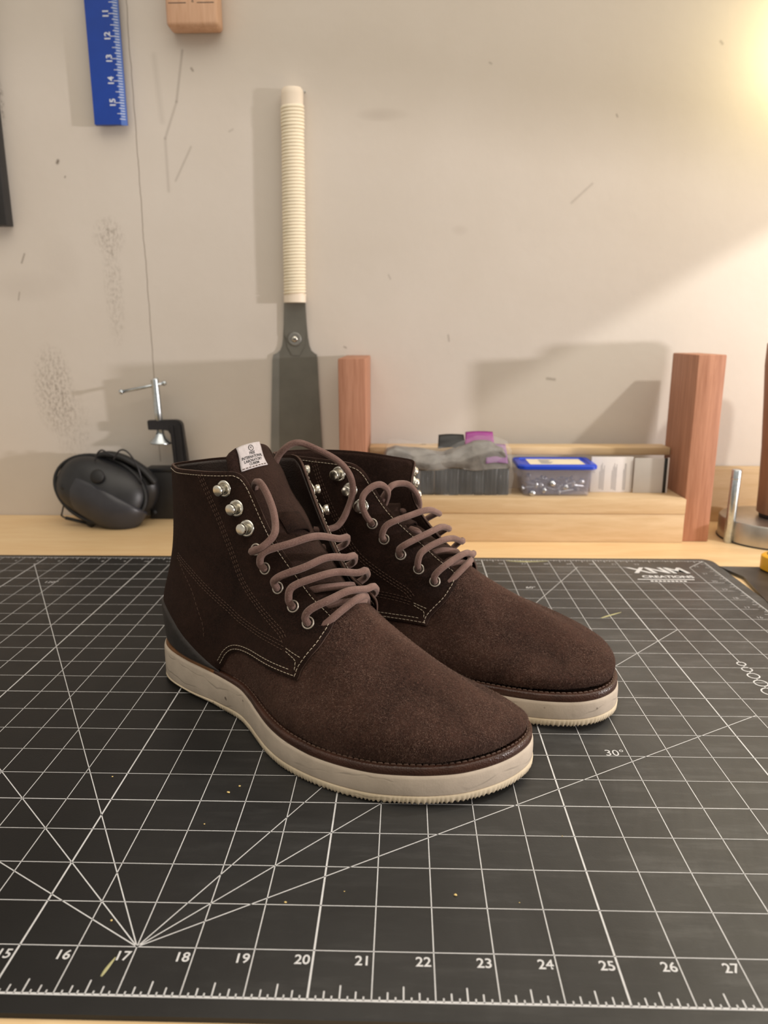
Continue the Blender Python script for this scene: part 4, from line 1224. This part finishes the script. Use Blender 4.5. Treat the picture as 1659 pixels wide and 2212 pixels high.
ovaltube('butt', 20.95, 21.85, .545, .40, M['handle_white'], n=6, dome=True)
# rattan cane: each visible turn is one coil of the winding
turns = 56
P = []
for k in range(turns * 20 + 1):
    z = 11.98 + (21.0 - 11.98) * k / (turns * 20)
    a = 2 * math.pi * k / 20
    P.append(sl(hand(z) + (hr(z) - .05) * math.cos(a), 31.17 + (hr(z) * .74 - .05) * math.sin(a), z))
v, f = tube(P, .082 * I, 8, flat=.75)
obj('rattan_binding', v, f, M['rattan'], saw, True)
v, f = tube([sl(16.42, 31.25, 21.74), sl(16.42, 31.595, 21.76)], .035 * I, 8)
nail = obj('nail', [p for p in v], f, M['zinc'], saw, True)

# ------------------------------------------------------------------ blue straightedge hanging on the wall
rul = empty('straightedge', W(6.65, WY - .15, 20.2), 0, 'blue metal ruler with white numbers hanging on the wall', 'ruler')
def rl(x, y, z): return W(x, y, z) - rul.location
rz0, rz1 = 20.24, 34.2
bm = bmesh.new()
pr = [(5.84, 31.30), (7.20, 31.30), (7.45, 31.44), (7.45, 31.55), (5.84, 31.55)]
a = [bm.verts.new(rl(x, y, rz0)) for x, y in pr]; c = [bm.verts.new(rl(x, y, rz1)) for x, y in pr]
bm.faces.new(a[::-1]); bm.faces.new(c)
for i in range(5):
    j = (i + 1) % 5
    bm.faces.new((a[i], a[j], c[j], c[i]))
rb = from_bm('bar', bm, M['blue'], rul)
bm = bmesh.new()
q = [(7.20, 31.297), (7.455, 31.437), (7.455, 31.46), (7.20, 31.32)]
a = [bm.verts.new(rl(x, y, rz0 - .03)) for x, y in q]; c = [bm.verts.new(rl(x, y, rz1)) for x, y in q]
bm.faces.new(a[::-1]); bm.faces.new(c)
for i in range(4):
    j = (i + 1) % 4
    bm.faces.new((a[i], a[j], c[j], c[i]))
from_bm('bevelled_edge', bm, M['blue_light'], rul)
RZ = Matrix.Rotation(math.radians(90), 4, 'X')
def numz(k): return 20.24 + (16 - k) * .985
tk = Acc()
for k in range(10 * 8, 16 * 8 - 1):
    z = numz(k / 8)
    w = .42 if k % 8 == 0 else (.36 if k % 4 == 0 else (.26 if k % 2 == 0 else .16))
    for (xa, xb) in ((7.40 - w, 7.40),):
        def yy_(x): return 31.295 if x <= 7.2 else 31.295 + (x - 7.2) / .25 * .14
        xs = [xa, 7.2, xb] if xa < 7.2 else [xa, xb]
        vv_, ff_ = [], []
        for x in xs:
            vv_ += [rl(x, yy_(x) - .004, z - .016), rl(x, yy_(x) - .004, z + .016)]
        for i in range(len(xs) - 1):
            ff_.append((2 * i, 2 * i + 2, 2 * i + 3, 2 * i + 1))
        tk.add((vv_, ff_))
obj('tick_mark', tk.v, tk.f, M['white_print'], rul)
for k in range(10, 16):
    mt = Matrix.Translation(rl(6.86, 31.292, numz(k) + .0)) @ RZ @ Matrix.Rotation(math.radians(90), 4, 'Z')
    text_mesh('number', str(k), .40 * I, M['white_print'], rul, mt, bold=.012 * I)

rul.location.y -= .26 * I
# ------------------------------------------------------------------ wooden block hanging on the wall
blk = empty('wooden_block', W(11.2, WY - .6, 24.4), 0, 'rounded light wooden block with a pencil line hanging on the wall', 'wood block')
box('body', (-1.27 * I, -.48 * I, 0), (1.27 * I, .58 * I, 6.0 * I), M['maple'], blk, bevel=.005, seg=4)
ln = Acc()
def bstrip(x0, x1, z, h):
    ln.add(([(x0 * I, -.483 * I, (z - h) * I), (x1 * I, -.483 * I, (z - h) * I), (x1 * I, -.483 * I, (z + h) * I), (x0 * I, -.483 * I, (z + h) * I)], [(0, 1, 2, 3)]))
bstrip(-1.1, -.25, .98, .018); bstrip(.28, 1.1, .98, .018)
obj('pencil_line', ln.v, ln.f, M['ink'], blk)
text_mesh('pencil_mark', 'g', .24 * I, M['ink'], blk, Matrix.Translation((.08 * I, -.484 * I, 1.12 * I)) @ RZ)
# black frame at the left edge of the picture
fr = empty('picture_frame', W(-3.2, WY - .4, 15.5), 0, 'black frame edge hanging on the wall at far left', 'frame')
def flc(x, y, z): return W(x, y, z) - fr.location
for nm, (x0, x1, z0_, z1_) in {'stile': (.30, .86, 15.5, 30), 'rail': (-7.5, .30, 15.5, 16.1), 'stile_': (-8.1, -7.5, 15.5, 30), 'rail_': (-7.5, .30, 29.4, 30)}.items():
    lo_, hi_ = flc(x0, WY - .75, z0_), flc(x1, WY - .02, z1_)
    box(nm.strip('_'), lo_, hi_, M['dark_metal'], fr, bevel=.0012)
box('panel', flc(-7.5, WY - .3, 16.1), flc(.30, WY - .05, 29.4), M['black_card'], fr)

# ------------------------------------------------------------------ G-clamp and black box
cl = empty('g_clamp', W(8.9, 30.5, 2.9), 0, 'black iron G-clamp with a silver T-handle screw above the black box', 'clamp')
def cc_(x, y, z): return W(x, y, z) - cl.location
poly = [(7.58, 5.46), (9.12, 5.50), (9.34, 5.44), (9.46, 5.26), (9.60, 3.6), (9.66, 2.9), (8.86, 2.9), (8.86, 3.6), (8.84, 4.72), (8.72, 4.94), (8.5, 4.98), (7.60, 4.95)]
bm = bmesh.new()
a = [bm.verts.new(cc_(x, 30.28, z)) for x, z in poly]; c = [bm.verts.new(cc_(x, 30.72, z)) for x, z in poly]
fa = bm.faces.new(a); bm.faces.new(c[::-1])
for i in range(len(poly)):
    j = (i + 1) % len(poly)
    bm.faces.new((a[i], c[i], c[j], a[j]))
bmesh.ops.bevel(bm, geom=[e for e in bm.edges if not e.is_boundary], offset=.0009, segments=2, affect='EDGES')
from_bm('frame', bm, M['black_iron'], cl, True, angle=40)
rib = Acc()
for x0, x1 in ((8.98, 9.10), (9.34, 9.5)):
    bmr = [(x0, 30.20, 2.9), (x1, 30.20, 2.9), (x1 - .1, 30.20, 5.2), (x0 - .1, 30.20, 5.2), (x0, 30.29, 2.9), (x1, 30.29, 2.9), (x1 - .1, 30.29, 5.2), (x0 - .1, 30.29, 5.2)]
    rib.add(([cc_(*q) for q in bmr], [(0, 1, 2, 3), (7, 6, 5, 4), (0, 4, 5, 1), (2, 6, 7, 3), (1, 5, 6, 2), (0, 3, 7, 4)]))
obj('rib', rib.v, rib.f, M['black_iron'], cl)
v, f = tube([cc_(8.08, 30.5, 7.66), cc_(8.10, 30.5, 7.62), cc_(8.16, 30.5, 5.9), cc_(8.22, 30.5, 4.55)], .20 * I, 20)
obj('screw', v, f, M['zinc'], cl, True)
rv, rf = lathe([(.20, .55), (.26, .42), (.32, .30), (.55, .06), (.60, 0), (.56, -.05)], 24)
obj('swivel_pad', [cc_(8.18, 30.5, 4.24) + Vector((p[0], p[1], p[2] - .06 * p[0])) * I for p in rv], [tuple(reversed(q)) for q in rf], M['zinc'], cl, True)
v, f = tube([cc_(6.30, 30.45, 6.99), cc_(8.58, 30.45, 7.43)], .085 * I, 12)
th = obj('handle_bar', v, f, M['zinc'], cl, True)
for q in ((6.26, 30.45, 6.985), (8.62, 30.45, 7.44)):
    v, f = lathe([(.03, -.12), (.12, -.08), (.135, 0), (.12, .08), (.03, .12)], 14)
    rm = Matrix.Rotation(math.radians(80), 3, 'Y')
    obj('knob', [cc_(*q) + (rm @ Vector(p)) * I for p in v], f, M['zinc'], th, True)
bx = empty('metal_box', W(8.4, 31.1, ZB), 0, 'dark grey metal box with a lidded rim against the wall, left of the boots', 'box')
box('body', (-1.18 * I, -.45 * I, 0), (1.6 * I, .45 * I, 2.72 * I), M['dark_metal'], bx, bevel=.002)
box('lid', (-1.24 * I, -.52 * I, 2.72 * I), (1.66 * I, .47 * I, 2.92 * I), M['black_plastic'], bx, bevel=.001)
box('latch', (-1.52 * I, -.30 * I, 2.50 * I), (-1.15 * I, .0 * I, 2.74 * I), M['black_plastic'], bx, bevel=.001)
rv, rf = lathe([(.14, 0), (.15, .06), (.11, .12)], 16)
obj('foot_knob', [Vector((p[0] - .92, -.45 - p[2], p[1] + .40)) * I for p in rv], [tuple(reversed(q)) for q in rf], M['soft_black'], bx, True)
tag(box('clamp_block', (0, 0, 0), (0.001, .001, .001), M['dark_metal']), None) if False else None

# ------------------------------------------------------------------ earmuffs
em = empty('earmuffs', W(5.0, 29.7, ZB), 0, 'black electronic earmuffs lying folded on the bench', 'earmuffs')
def el(x, y, z): return W(x, y, z) - em.location
def superell(name, c, rad, rotm, mat, e=2.4, nu=40, nv=22, cut=None, parent=em):
    v, f = [], []
    for j in range(nv + 1):
        ph = -math.pi / 2 + math.pi * j / nv
        for i in range(nu):
            th_ = 2 * math.pi * i / nu
            sp = lambda w, ex: math.copysign(abs(w) ** (2 / ex), w)
            p = Vector((rad[0] * sp(math.cos(ph), 2.2) * sp(math.cos(th_), e), rad[1] * sp(math.sin(ph), 2.2), rad[2] * sp(math.cos(ph), 2.2) * sp(math.sin(th_), e)))
            if cut: p = cut(p)
            v.append(el(*c) + (rotm @ p) * I)
    for j in range(nv):
        for i in range(nu):
            a, c2 = j * nu + i, j * nu + (i + 1) % nu
            f.append((a, a + nu, c2 + nu, c2))
    return obj(name, v, f, mat, parent, True)
tilt = Matrix.Rotation(math.radians(22), 3, 'Y')
fwd = Matrix.Rotation(math.radians(-20), 3, 'X') @ tilt
shell = superell('ear_cup', (5.12, 29.55, 1.74), (2.55, 1.25, 1.72), fwd, M['black_plastic'])
superell('ear_cup', (5.75, 30.45, 1.95), (2.2, .9, 1.55), tilt, M['black_plastic'])
ringP = []
for k in range(48):
    a = 2 * math.pi * k / 48
    ringP.append(el(5.12, 29.55, 1.74) + (fwd @ Vector((2.60 * math.cos(a), -.35 , 1.76 * math.sin(a)))) * I)
v, f = tube(ringP + ringP[:1], .10 * I, 8, False)
obj('seam_ring', v, f, M['soft_black'], shell, True)
# raised lower half of the outer shell, with its lip
def halfcut(p):
    q = p.copy()
    if q.z > .12: q.z = .12 + (q.z - .12) * .05; q.y *= .93
    return q
superell('lower_shell', (5.42, 29.42, 1.60), (2.42, 1.30, 1.72), fwd @ Matrix.Rotation(math.radians(6), 3, 'Y'), plain('slate_black_plastic', (.030, .030, .036), .38, var=.15), 2.6, cut=halfcut)
rv, rf = lathe([(.36, 0), (.38, .08), (.30, .16), (.05, .18)], 20)
obj('volume_knob', [el(5.35, 28.55, 2.72) + (fwd @ Vector((p[0], -p[2], p[1]))) * I for p in rv], [tuple(reversed(q)) for q in rf], M['soft_black'], shell, True)
rv, rf = lathe([(.20, 0), (.20, .08), (.10, .12)], 16)
obj('microphone', [el(3.42, 28.78, 2.12) + (fwd @ Vector((p[0], -p[2], p[1]))) * I for p in rv], [tuple(reversed(q)) for q in rf], M['soft_black'], shell, True)
# padded headband folded between the cups, steel wires, pivots
hb = catmull([el(*q) for q in ((4.3, 30.2, 3.2), (5.2, 29.9, 3.66), (6.2, 29.8, 3.55), (7.2, 29.9, 2.95), (7.9, 30.0, 2.1))], 8)
v, f = tube(hb, .34 * I, 10, flat=.55)
obj('headband_pad', v, f, M['soft_black'], em, True)
for pts in (((5.0, 29.2, 3.45), (5.18, 29.2, 3.85), (5.42, 29.2, 4.02), (5.68, 29.2, 3.9), (6.1, 29.3, 3.65)), ((6.0, 29.2, 3.5), (6.35, 29.2, 3.98), (6.72, 29.2, 3.98), (7.1, 29.2, 3.5), (7.35, 29.2, 2.8), (7.4, 29.2, 2.2)),
            ((3.25, 29.0, 1.35), (3.02, 28.98, .62), (2.98, 28.98, .50), (3.14, 28.98, .38), (3.5, 28.96, .28))):
    v, f = tube(catmull([el(*q) for q in pts], 8), .045 * I, 8)
    obj('wire', v, f, M['black_iron'], em, True)
v, f = tube([el(3.2, 28.98, .36), el(4.45, 28.92, .06)], .09 * I, 10)
obj('wire_sleeve', v, f, M['soft_black'], em, True)
rv, rf = lathe([(.20, -.2), (.24, -.1), (.24, .1), (.20, .2)], 16)
obj('pivot', [el(4.62, 28.9, .13) + Vector((p[0], p[2], p[1])) * I for p in rv], rf, M['soft_black'], em, True)

# ------------------------------------------------------------------ bag of black packs on the boards
ZT = 2.10
xs = 20.55
wds = [.46, .62, .58, .72, .66, .52, .70, .50, .66, .58]
for k, wd in enumerate(wds):
    h = 1.42 + .10 * math.sin(k * 1.7)
    bm = bmesh.new()
    bm_box(bm, (-wd / 2 * I * .94, -.62 * I, 0), (wd / 2 * I * .94, .62 * I, h * I), .0015, 2)
    for q in range(3):
        xo = (-.3 + .3 * q) * wd * I
        bm_box(bm, (xo - .03 * I, -.66 * I, .06 * I), (xo + .03 * I, -.615 * I, (h - .08) * I), .0004, 1)
    o = from_bm('flat_pack', bm, M['pack'], None, True, W(xs + wd / 2, 27.75 + .05 * math.sin(k * 2.3), ZT), (0, 0, math.radians(RNG.uniform(-2, 2))), 40)
    tag(o, 'black ribbed pack in the row standing inside the plastic bag', 'pack', 'black packs in the plastic bag')
    xs += wd + .02
bag = empty('plastic_bag', W(23.6, 27.9, ZT), 0, 'crumpled grey plastic bag with a purple print lying over the black packs', 'plastic bag')
def bl(x, y, z): return W(x, y, z) - bag.location
def film(name, nx, ny, fn, mat, thick=.012):
    v, f = [], []
    for lay in (0, 1):
        for j in range(ny):
            for i in range(nx):
                x, y, z = fn(i / (nx - 1), j / (ny - 1))
                v.append(bl(x, y, z - lay * thick))
    q = nx * ny
    for j in range(ny - 1):
        for i in range(nx - 1):
            a = j * nx + i
            f.append((a, a + 1, a + nx + 1, a + nx)); f.append((q + a + nx, q + a + nx + 1, q + a + 1, q + a))
    for i in range(nx - 1):
        f.append((q + i, q + i + 1, i + 1, i)); a = (ny - 1) * nx + i; f.append((a, a + 1, q + a + 1, q + a))
    for j in range(ny - 1):
        a = j * nx; f.append((a, a + nx, q + a + nx, q + a)); a += nx - 1; f.append((q + a, q + a + nx, a + nx, a))
    return obj(name, v, f, mat, bag, True)
def nz(a, c, s=0): return math.sin(a * 9.3 + 2.1 * math.sin(c * 7 + s)) * .5 + math.sin(a * 17 + c * 11 + s) * .3 + math.sin(c * 19 - a * 6 + 2 * s) * .25
topz = lambda u: np.interp(u, [0, .04, .12, .3, .5, .62, .72, .85, .95, 1], [3.6, 4.45, 4.55, 4.35, 4.25, 4.5, 4.75, 4.75, 4.55, 4.0])
def grey_fn(u, v):
    x = 20.3 + 6.4 * u + .05 * nz(v, u, 2)
    hem = 3.52 - .12 * math.sin(u * 3.1) + .16 * max(0, .12 - u) * 8
    if v < .6:
        w = v / .6
        y = 26.98 + .75 * w ** 1.5 - .10 * nz(u, v, 1)
        z = hem + (topz(u) - hem) * (math.sin(w * math.pi / 2) ** .9) + .10 * nz(u * 1.4, v, .4)
    else:
        w = (v - .6) / .4
        y = 27.73 + 1.0 * w
        z = topz(u) - .55 * w ** 1.4 + .10 * nz(u * 1.4, v, .4)
    return x, y, z
film('film', 90, 36, grey_fn, M['film'])
def clear_fn(u, v):
    x = 20.35 + 6.5 * u + .07 * nz(v * 1.6, u, 5)
    a = v * math.pi * .8
    y = 26.88 + .10 * nz(u * 1.7, v, 3) + 1.5 * (1 - math.cos(a)) * .5
    z = 2.15 + (topz(u) + .22 - 2.15) * math.sin(min(math.pi / 2, a * 1.05)) + .07 * nz(u * 2.0, v * 1.7, 7)
    return x, y, z
film('clear_wrap', 100, 40, clear_fn, M['film_clear'], .008)
def panel_fn(x0, x1, zb, zt, yb):
    def fn(u, v):
        x = x0 + (x1 - x0) * u
        return x - .12 * v * (u - .5), yb + .6 * v + .05 * nz(u * .6, v * .6, 4), zb + (zt - zb) * v + .05 * math.sin(u * 3)
    return fn
film('black_panel', 16, 8, panel_fn(23.15, 24.55, 4.4, 5.0, 27.6), M['black_card'])
film('purple_panel', 16, 8, panel_fn(24.5, 26.0, 4.35, 5.15, 27.55), M['purple'])
film('purple_corner', 12, 8, panel_fn(25.5, 26.6, 3.75, 4.6, 26.95), NT('pale_purple_film').set(color=srgb(146, 104, 150), rough=.3, alpha=.7).m)
film('white_border', 16, 4, panel_fn(25.1, 26.3, 4.22, 4.34, 27.25), M['film_clear'])

# ------------------------------------------------------------------ tub with blue lid, screws inside
tub = empty('plastic_tub', W(29.05, 28.0, ZT), 0, 'small clear plastic tub with a blue snap lid and cream sticker', 'plastic tub')
def rr_ring(hx, hy, r, z, n=6):
    out = []
    for cx, cy, a0 in ((hx - r, -hy + r, -90), (hx - r, hy - r, 0), (-hx + r, hy - r, 90), (-hx + r, -hy + r, 180)):
        for k in range(n + 1):
            a = math.radians(a0 + 90 * k / n)
            out.append(((cx + r * math.cos(a)) * I, (cy + r * math.sin(a)) * I, z * I))
    return out
def loft_rings(name, rings, mat, parent, cap0=True, cap1=True, smooth=True):
    n_ = len(rings[0]); v = [p for r in rings for p in r]; f = []
    for k in range(len(rings) - 1):
        for i in range(n_):
            j = (i + 1) % n_
            f.append((k * n_ + i, k * n_ + j, (k + 1) * n_ + j, (k + 1) * n_ + i))
    if cap0: f.append(tuple(range(n_ - 1, -1, -1)))
    if cap1: f.append(tuple((len(rings) - 1) * n_ + i for i in range(n_)))
    o = obj(name, v, f, mat, parent, smooth)
    o.data.set_sharp_from_angle(angle=math.radians(45))
    return o
loft_rings('body', [rr_ring(1.60, .98, .22, .0), rr_ring(1.66, 1.04, .26, .06), rr_ring(1.80, 1.14, .3, 1.36), rr_ring(1.86, 1.20, .3, 1.36), rr_ring(1.86, 1.20, .3, 1.42), rr_ring(1.74, 1.08, .28, 1.42), rr_ring(1.60, .98, .22, .10)], M['clear_tub'], tub)
lid = loft_rings('lid', [rr_ring(1.90, 1.24, .34, 1.36), rr_ring(1.96, 1.30, .38, 1.40), rr_ring(1.96, 1.30, .38, 1.54), rr_ring(1.90, 1.24, .34, 1.60), rr_ring(1.66, 1.0, .26, 1.60), rr_ring(1.62, .96, .24, 1.55)], M['blue_lid'], tub, False, True)
box('clip', (-2.02 * I, -.45 * I, 1.05 * I), (-1.93 * I, .45 * I, 1.5 * I), M['clear_tub'], tub, bevel=.0006)
box('clip', (1.93 * I, -.45 * I, 1.05 * I), (2.02 * I, .45 * I, 1.5 * I), M['clear_tub'], tub, bevel=.0006)
stk = box('sticker', (-1.30 * I, -.80 * I, 1.552 * I), (1.42 * I, .80 * I, 1.562 * I), M['label_cream'], lid)
pr_ = Acc()
for k in range(6):
    y = (-.55 + .2 * k) * I
    pr_.add(([(-.72 * I, y, 1.566 * I), (-.25 * I + .1 * I * (k % 3), y, 1.566 * I), (-.25 * I + .1 * I * (k % 3), y + .10 * I, 1.566 * I), (-.72 * I, y + .10 * I, 1.566 * I)], [(0, 1, 2, 3)]))
obj('sticker_print', pr_.v, pr_.f, M['label_print'], stk)
def screw_mesh():
    acc = Acc()
    acc.add(lathe([(.135, .86), (.16, .80), (.14, .77), (.06, .70), (.055, .68)], 10))
    prof = []
    for k in range(15):
        prof.append((.052 if k % 2 else .032, .68 - .045 * k))
    prof.append((.004, -.02))
    acc.add(lathe(prof, 8))
    return acc
sm = screw_mesh()
sm.v = [(p[0] * I, p[1] * I, (p[2] - .42) * I) for p in sm.v]
first = None
for k in range(34):
    lay = k // 12
    px = 29.05 + (-1.25 + 2.5 * ((k * 7) % 12) / 11) + RNG.uniform(-.08, .08)
    py = 28.0 + [-.72, -.2, .35, .7][k % 4] * (.95) + RNG.uniform(-.06, .06)
    pz = ZT + .20 + lay * .17 + RNG.uniform(0, .04)
    o = obj('screw', sm.v, sm.f, M['screw'], None, True) if first is None else first.copy()
    if first is None: first = o
    else: COL.objects.link(o)
    o.location = W(px, py, pz)
    o.rotation_euler = (math.radians(90 + RNG.uniform(-18, 18)), 0, RNG.uniform(0, 6.28))
    tag(o, 'silver screw lying in the heap inside the blue-lidded tub', 'screw', 'screws in the tub')

# ------------------------------------------------------------------ leaflets standing by the right upright
lf = empty('leaflet', W(32.4, 28.0, ZT), 0, 'white folded leaflet with columns of small print beside the tub', 'leaflet')
box('sheet', (-1.45 * I, -.05 * I, 0), (.65 * I, .05 * I, 1.82 * I), M['paper'], lf, bevel=.0006)
tx = Acc()
for c, (x0, x1) in enumerate(((-1.02, -.70), (-.40, -.10), (.18, .36))):
    for k in range(int((x1 - x0) / .055)):
        x = x0 + .055 * k
        z0_, z1_ = .08 + .1 * RNG.uniform(), 1.30 + .3 * RNG.uniform() - .25 * (k % 3 == 0)
        tx.add(([(x * I, -.0525 * I, z0_ * I), ((x + .026) * I, -.0525 * I, z0_ * I), ((x + .026) * I, -.0525 * I, z1_ * I), (x * I, -.0525 * I, z1_ * I)], [(0, 1, 2, 3)]))
obj('print', tx.v, tx.f, M['paper_print'], lf)
lf2 = empty('leaflet', W(33.7, 27.85, ZT), 0, 'plain pale grey booklet standing next to the right-hand redwood upright', 'leaflet')
box('cover', (-.62 * I, -.04 * I, 0), (.86 * I, .04 * I, 1.78 * I), M['paper_grey'], lf2, bevel=.0006)
box('spine_strip', (.86 * I, -.05 * I, 0), (1.02 * I, .05 * I, 1.78 * I), M['black_card'], lf2, bevel=.0003)
box('edge', (1.02 * I, -.05 * I, 0), (1.10 * I, .05 * I, 1.80 * I), M['paper'], lf2, bevel=.0004)

# ------------------------------------------------------------------ steel disc base, rod, turned post, at the right edge
dc = empty('round_steel_stand', W(40.0, 27.35, ZB), 0, 'round heavy steel base with a brown wooden post standing on it', 'machine base')
rv, rf = lathe([(2.42, 0), (2.46, .05), (2.46, 1.02), (2.42, 1.10), (2.36, 1.12), (.2, 1.12)], 72)
d0 = obj('disc', [(p[0] * I, p[1] * I, p[2] * I) for p in rv], rf, M['base_steel'], dc, True); d0.data.set_sharp_from_angle(angle=math.radians(30))
rv, rf = lathe([(2.40, 0), (2.5, .02), (2.5, .06), (2.44, .08)], 72)
obj('rubber_foot', [(p[0] * I, p[1] * I, p[2] * I) for p in rv], rf, M['soft_black'], dc, True)
rv, rf = lathe([(.92, 1.12), (.95, 1.16), (.95, 1.30), (.90, 1.32)], 40)
obj('post_collar', [((p[0] + .35) * I, p[1] * I, p[2] * I) for p in rv], rf, M['soft_black'], dc, True)
rv, rf = lathe([(1.0, 1.30), (1.08, 1.36), (1.10, 2.6), (1.18, 4.6), (1.34, 7.0), (1.46, 8.6), (1.46, 9.6), (1.2, 9.9)], 44)
obj('post', [((p[0] + .35) * I, p[1] * I, p[2] * I) for p in rv], rf, M['brownwood'], dc, True)
rod = empty('steel_rod', W(37.58, 26.55, ZB), 0, 'short bare steel rod standing upright in front of the steel disc', 'rod')
rv, rf = lathe([(.20, 0), (.225, .03), (.225, 3.62), (.20, 3.66)], 24)
o = obj('shaft', [((p[0] + .012 * p[2]) * I, p[1] * I, p[2] * I) for p in rv], rf, M['zinc'], rod, True); o.data.set_sharp_from_angle(angle=math.radians(40))
rv, rf = lathe([(.228, 3.2), (.233, 3.22), (.228, 3.24)], 24, False)
obj('groove_ring', [((p[0] + .012 * p[2]) * I, p[1] * I, p[2] * I) for p in rv], rf, M['steel'], rod, True)
# dark plate and tape measure on the bench beside the mat
pl = empty('steel_square', W(38.5, 20.4, ZB), math.radians(-3), 'flat dark steel plate lying on the bench right of the mat', 'plate')
bm = bmesh.new()
q = [(-3.15, 1.75), (-2.55, 1.2), (-.4, -3.6), (3.5, -3.6), (3.5, 1.75)]
q = [(-3.25, 1.62), (-2.72, .2), (-3.05, -3.4), (3.6, -3.4), (3.6, 1.70)]
a = [bm.verts.new((x * I, y * I, 0)) for x, y in q]; c = [bm.verts.new((x * I, y * I, .14 * I)) for x, y in q]
bm.faces.new(a[::-1]); bm.faces.new(c)
for i in range(len(q)):
    j = (i + 1) % len(q); bm.faces.new((a[i], a[j], c[j], c[i]))
from_bm('slab', bm, plain('dark_oiled_steel', (.10, .098, .095), .35, .7, var=.25, vscale=40), pl)
tm = empty('tape_measure', W(38.35, 21.15, ZB + .14), math.radians(12), 'yellow and black tape measure at the right edge, lying on the dark plate', 'tape measure')
loft_rings('case', [rr_ring(1.2, 1.2, .5, 0), rr_ring(1.28, 1.28, .55, .06), rr_ring(1.28, 1.28, .55, .62), rr_ring(1.2, 1.2, .5, .70)], M['yellow'], tm)
loft_rings('grip', [rr_ring(1.08, 1.08, .45, .69), rr_ring(1.08, 1.08, .45, .75), rr_ring(1.0, 1.0, .4, .78)], M['black_plastic'], tm)

# ------------------------------------------------------------------ sawdust crumbs on the mat
def crumb(x, y, r):
    bm = bmesh.new()
    bmesh.ops.create_icosphere(bm, subdivisions=1, radius=r * I)
    for v in bm.verts:
        v.co = Vector((v.co.x * RNG.uniform(.7, 1.4), v.co.y * RNG.uniform(.6, 1.2), v.co.z * .55))
    zmin = min(v.co.z for v in bm.verts)
    for v in bm.verts: v.co.z -= zmin
    o = from_bm('crumb', bm, M['crumb'], None, False, W(x, y, .003))
    tag(o, 'tiny pale crumb of sawdust lying on the black mat', 'crumb', 'sawdust crumbs on the mat')
for x, y, r in [(17.55, 5.3, .035), (17.75, 5.55, .025), (22.45, 2.3, .03), (17.3, 4.2, .018), (19.35, 2.05, .022), (14.7, 5.85, .02), (20.4, 2.35, .012), (23.6, 2.15, .012), (16.35, 1.55, .02), (24.75, 1.0 + 3.0, .012)]:
    crumb(x, y, r)
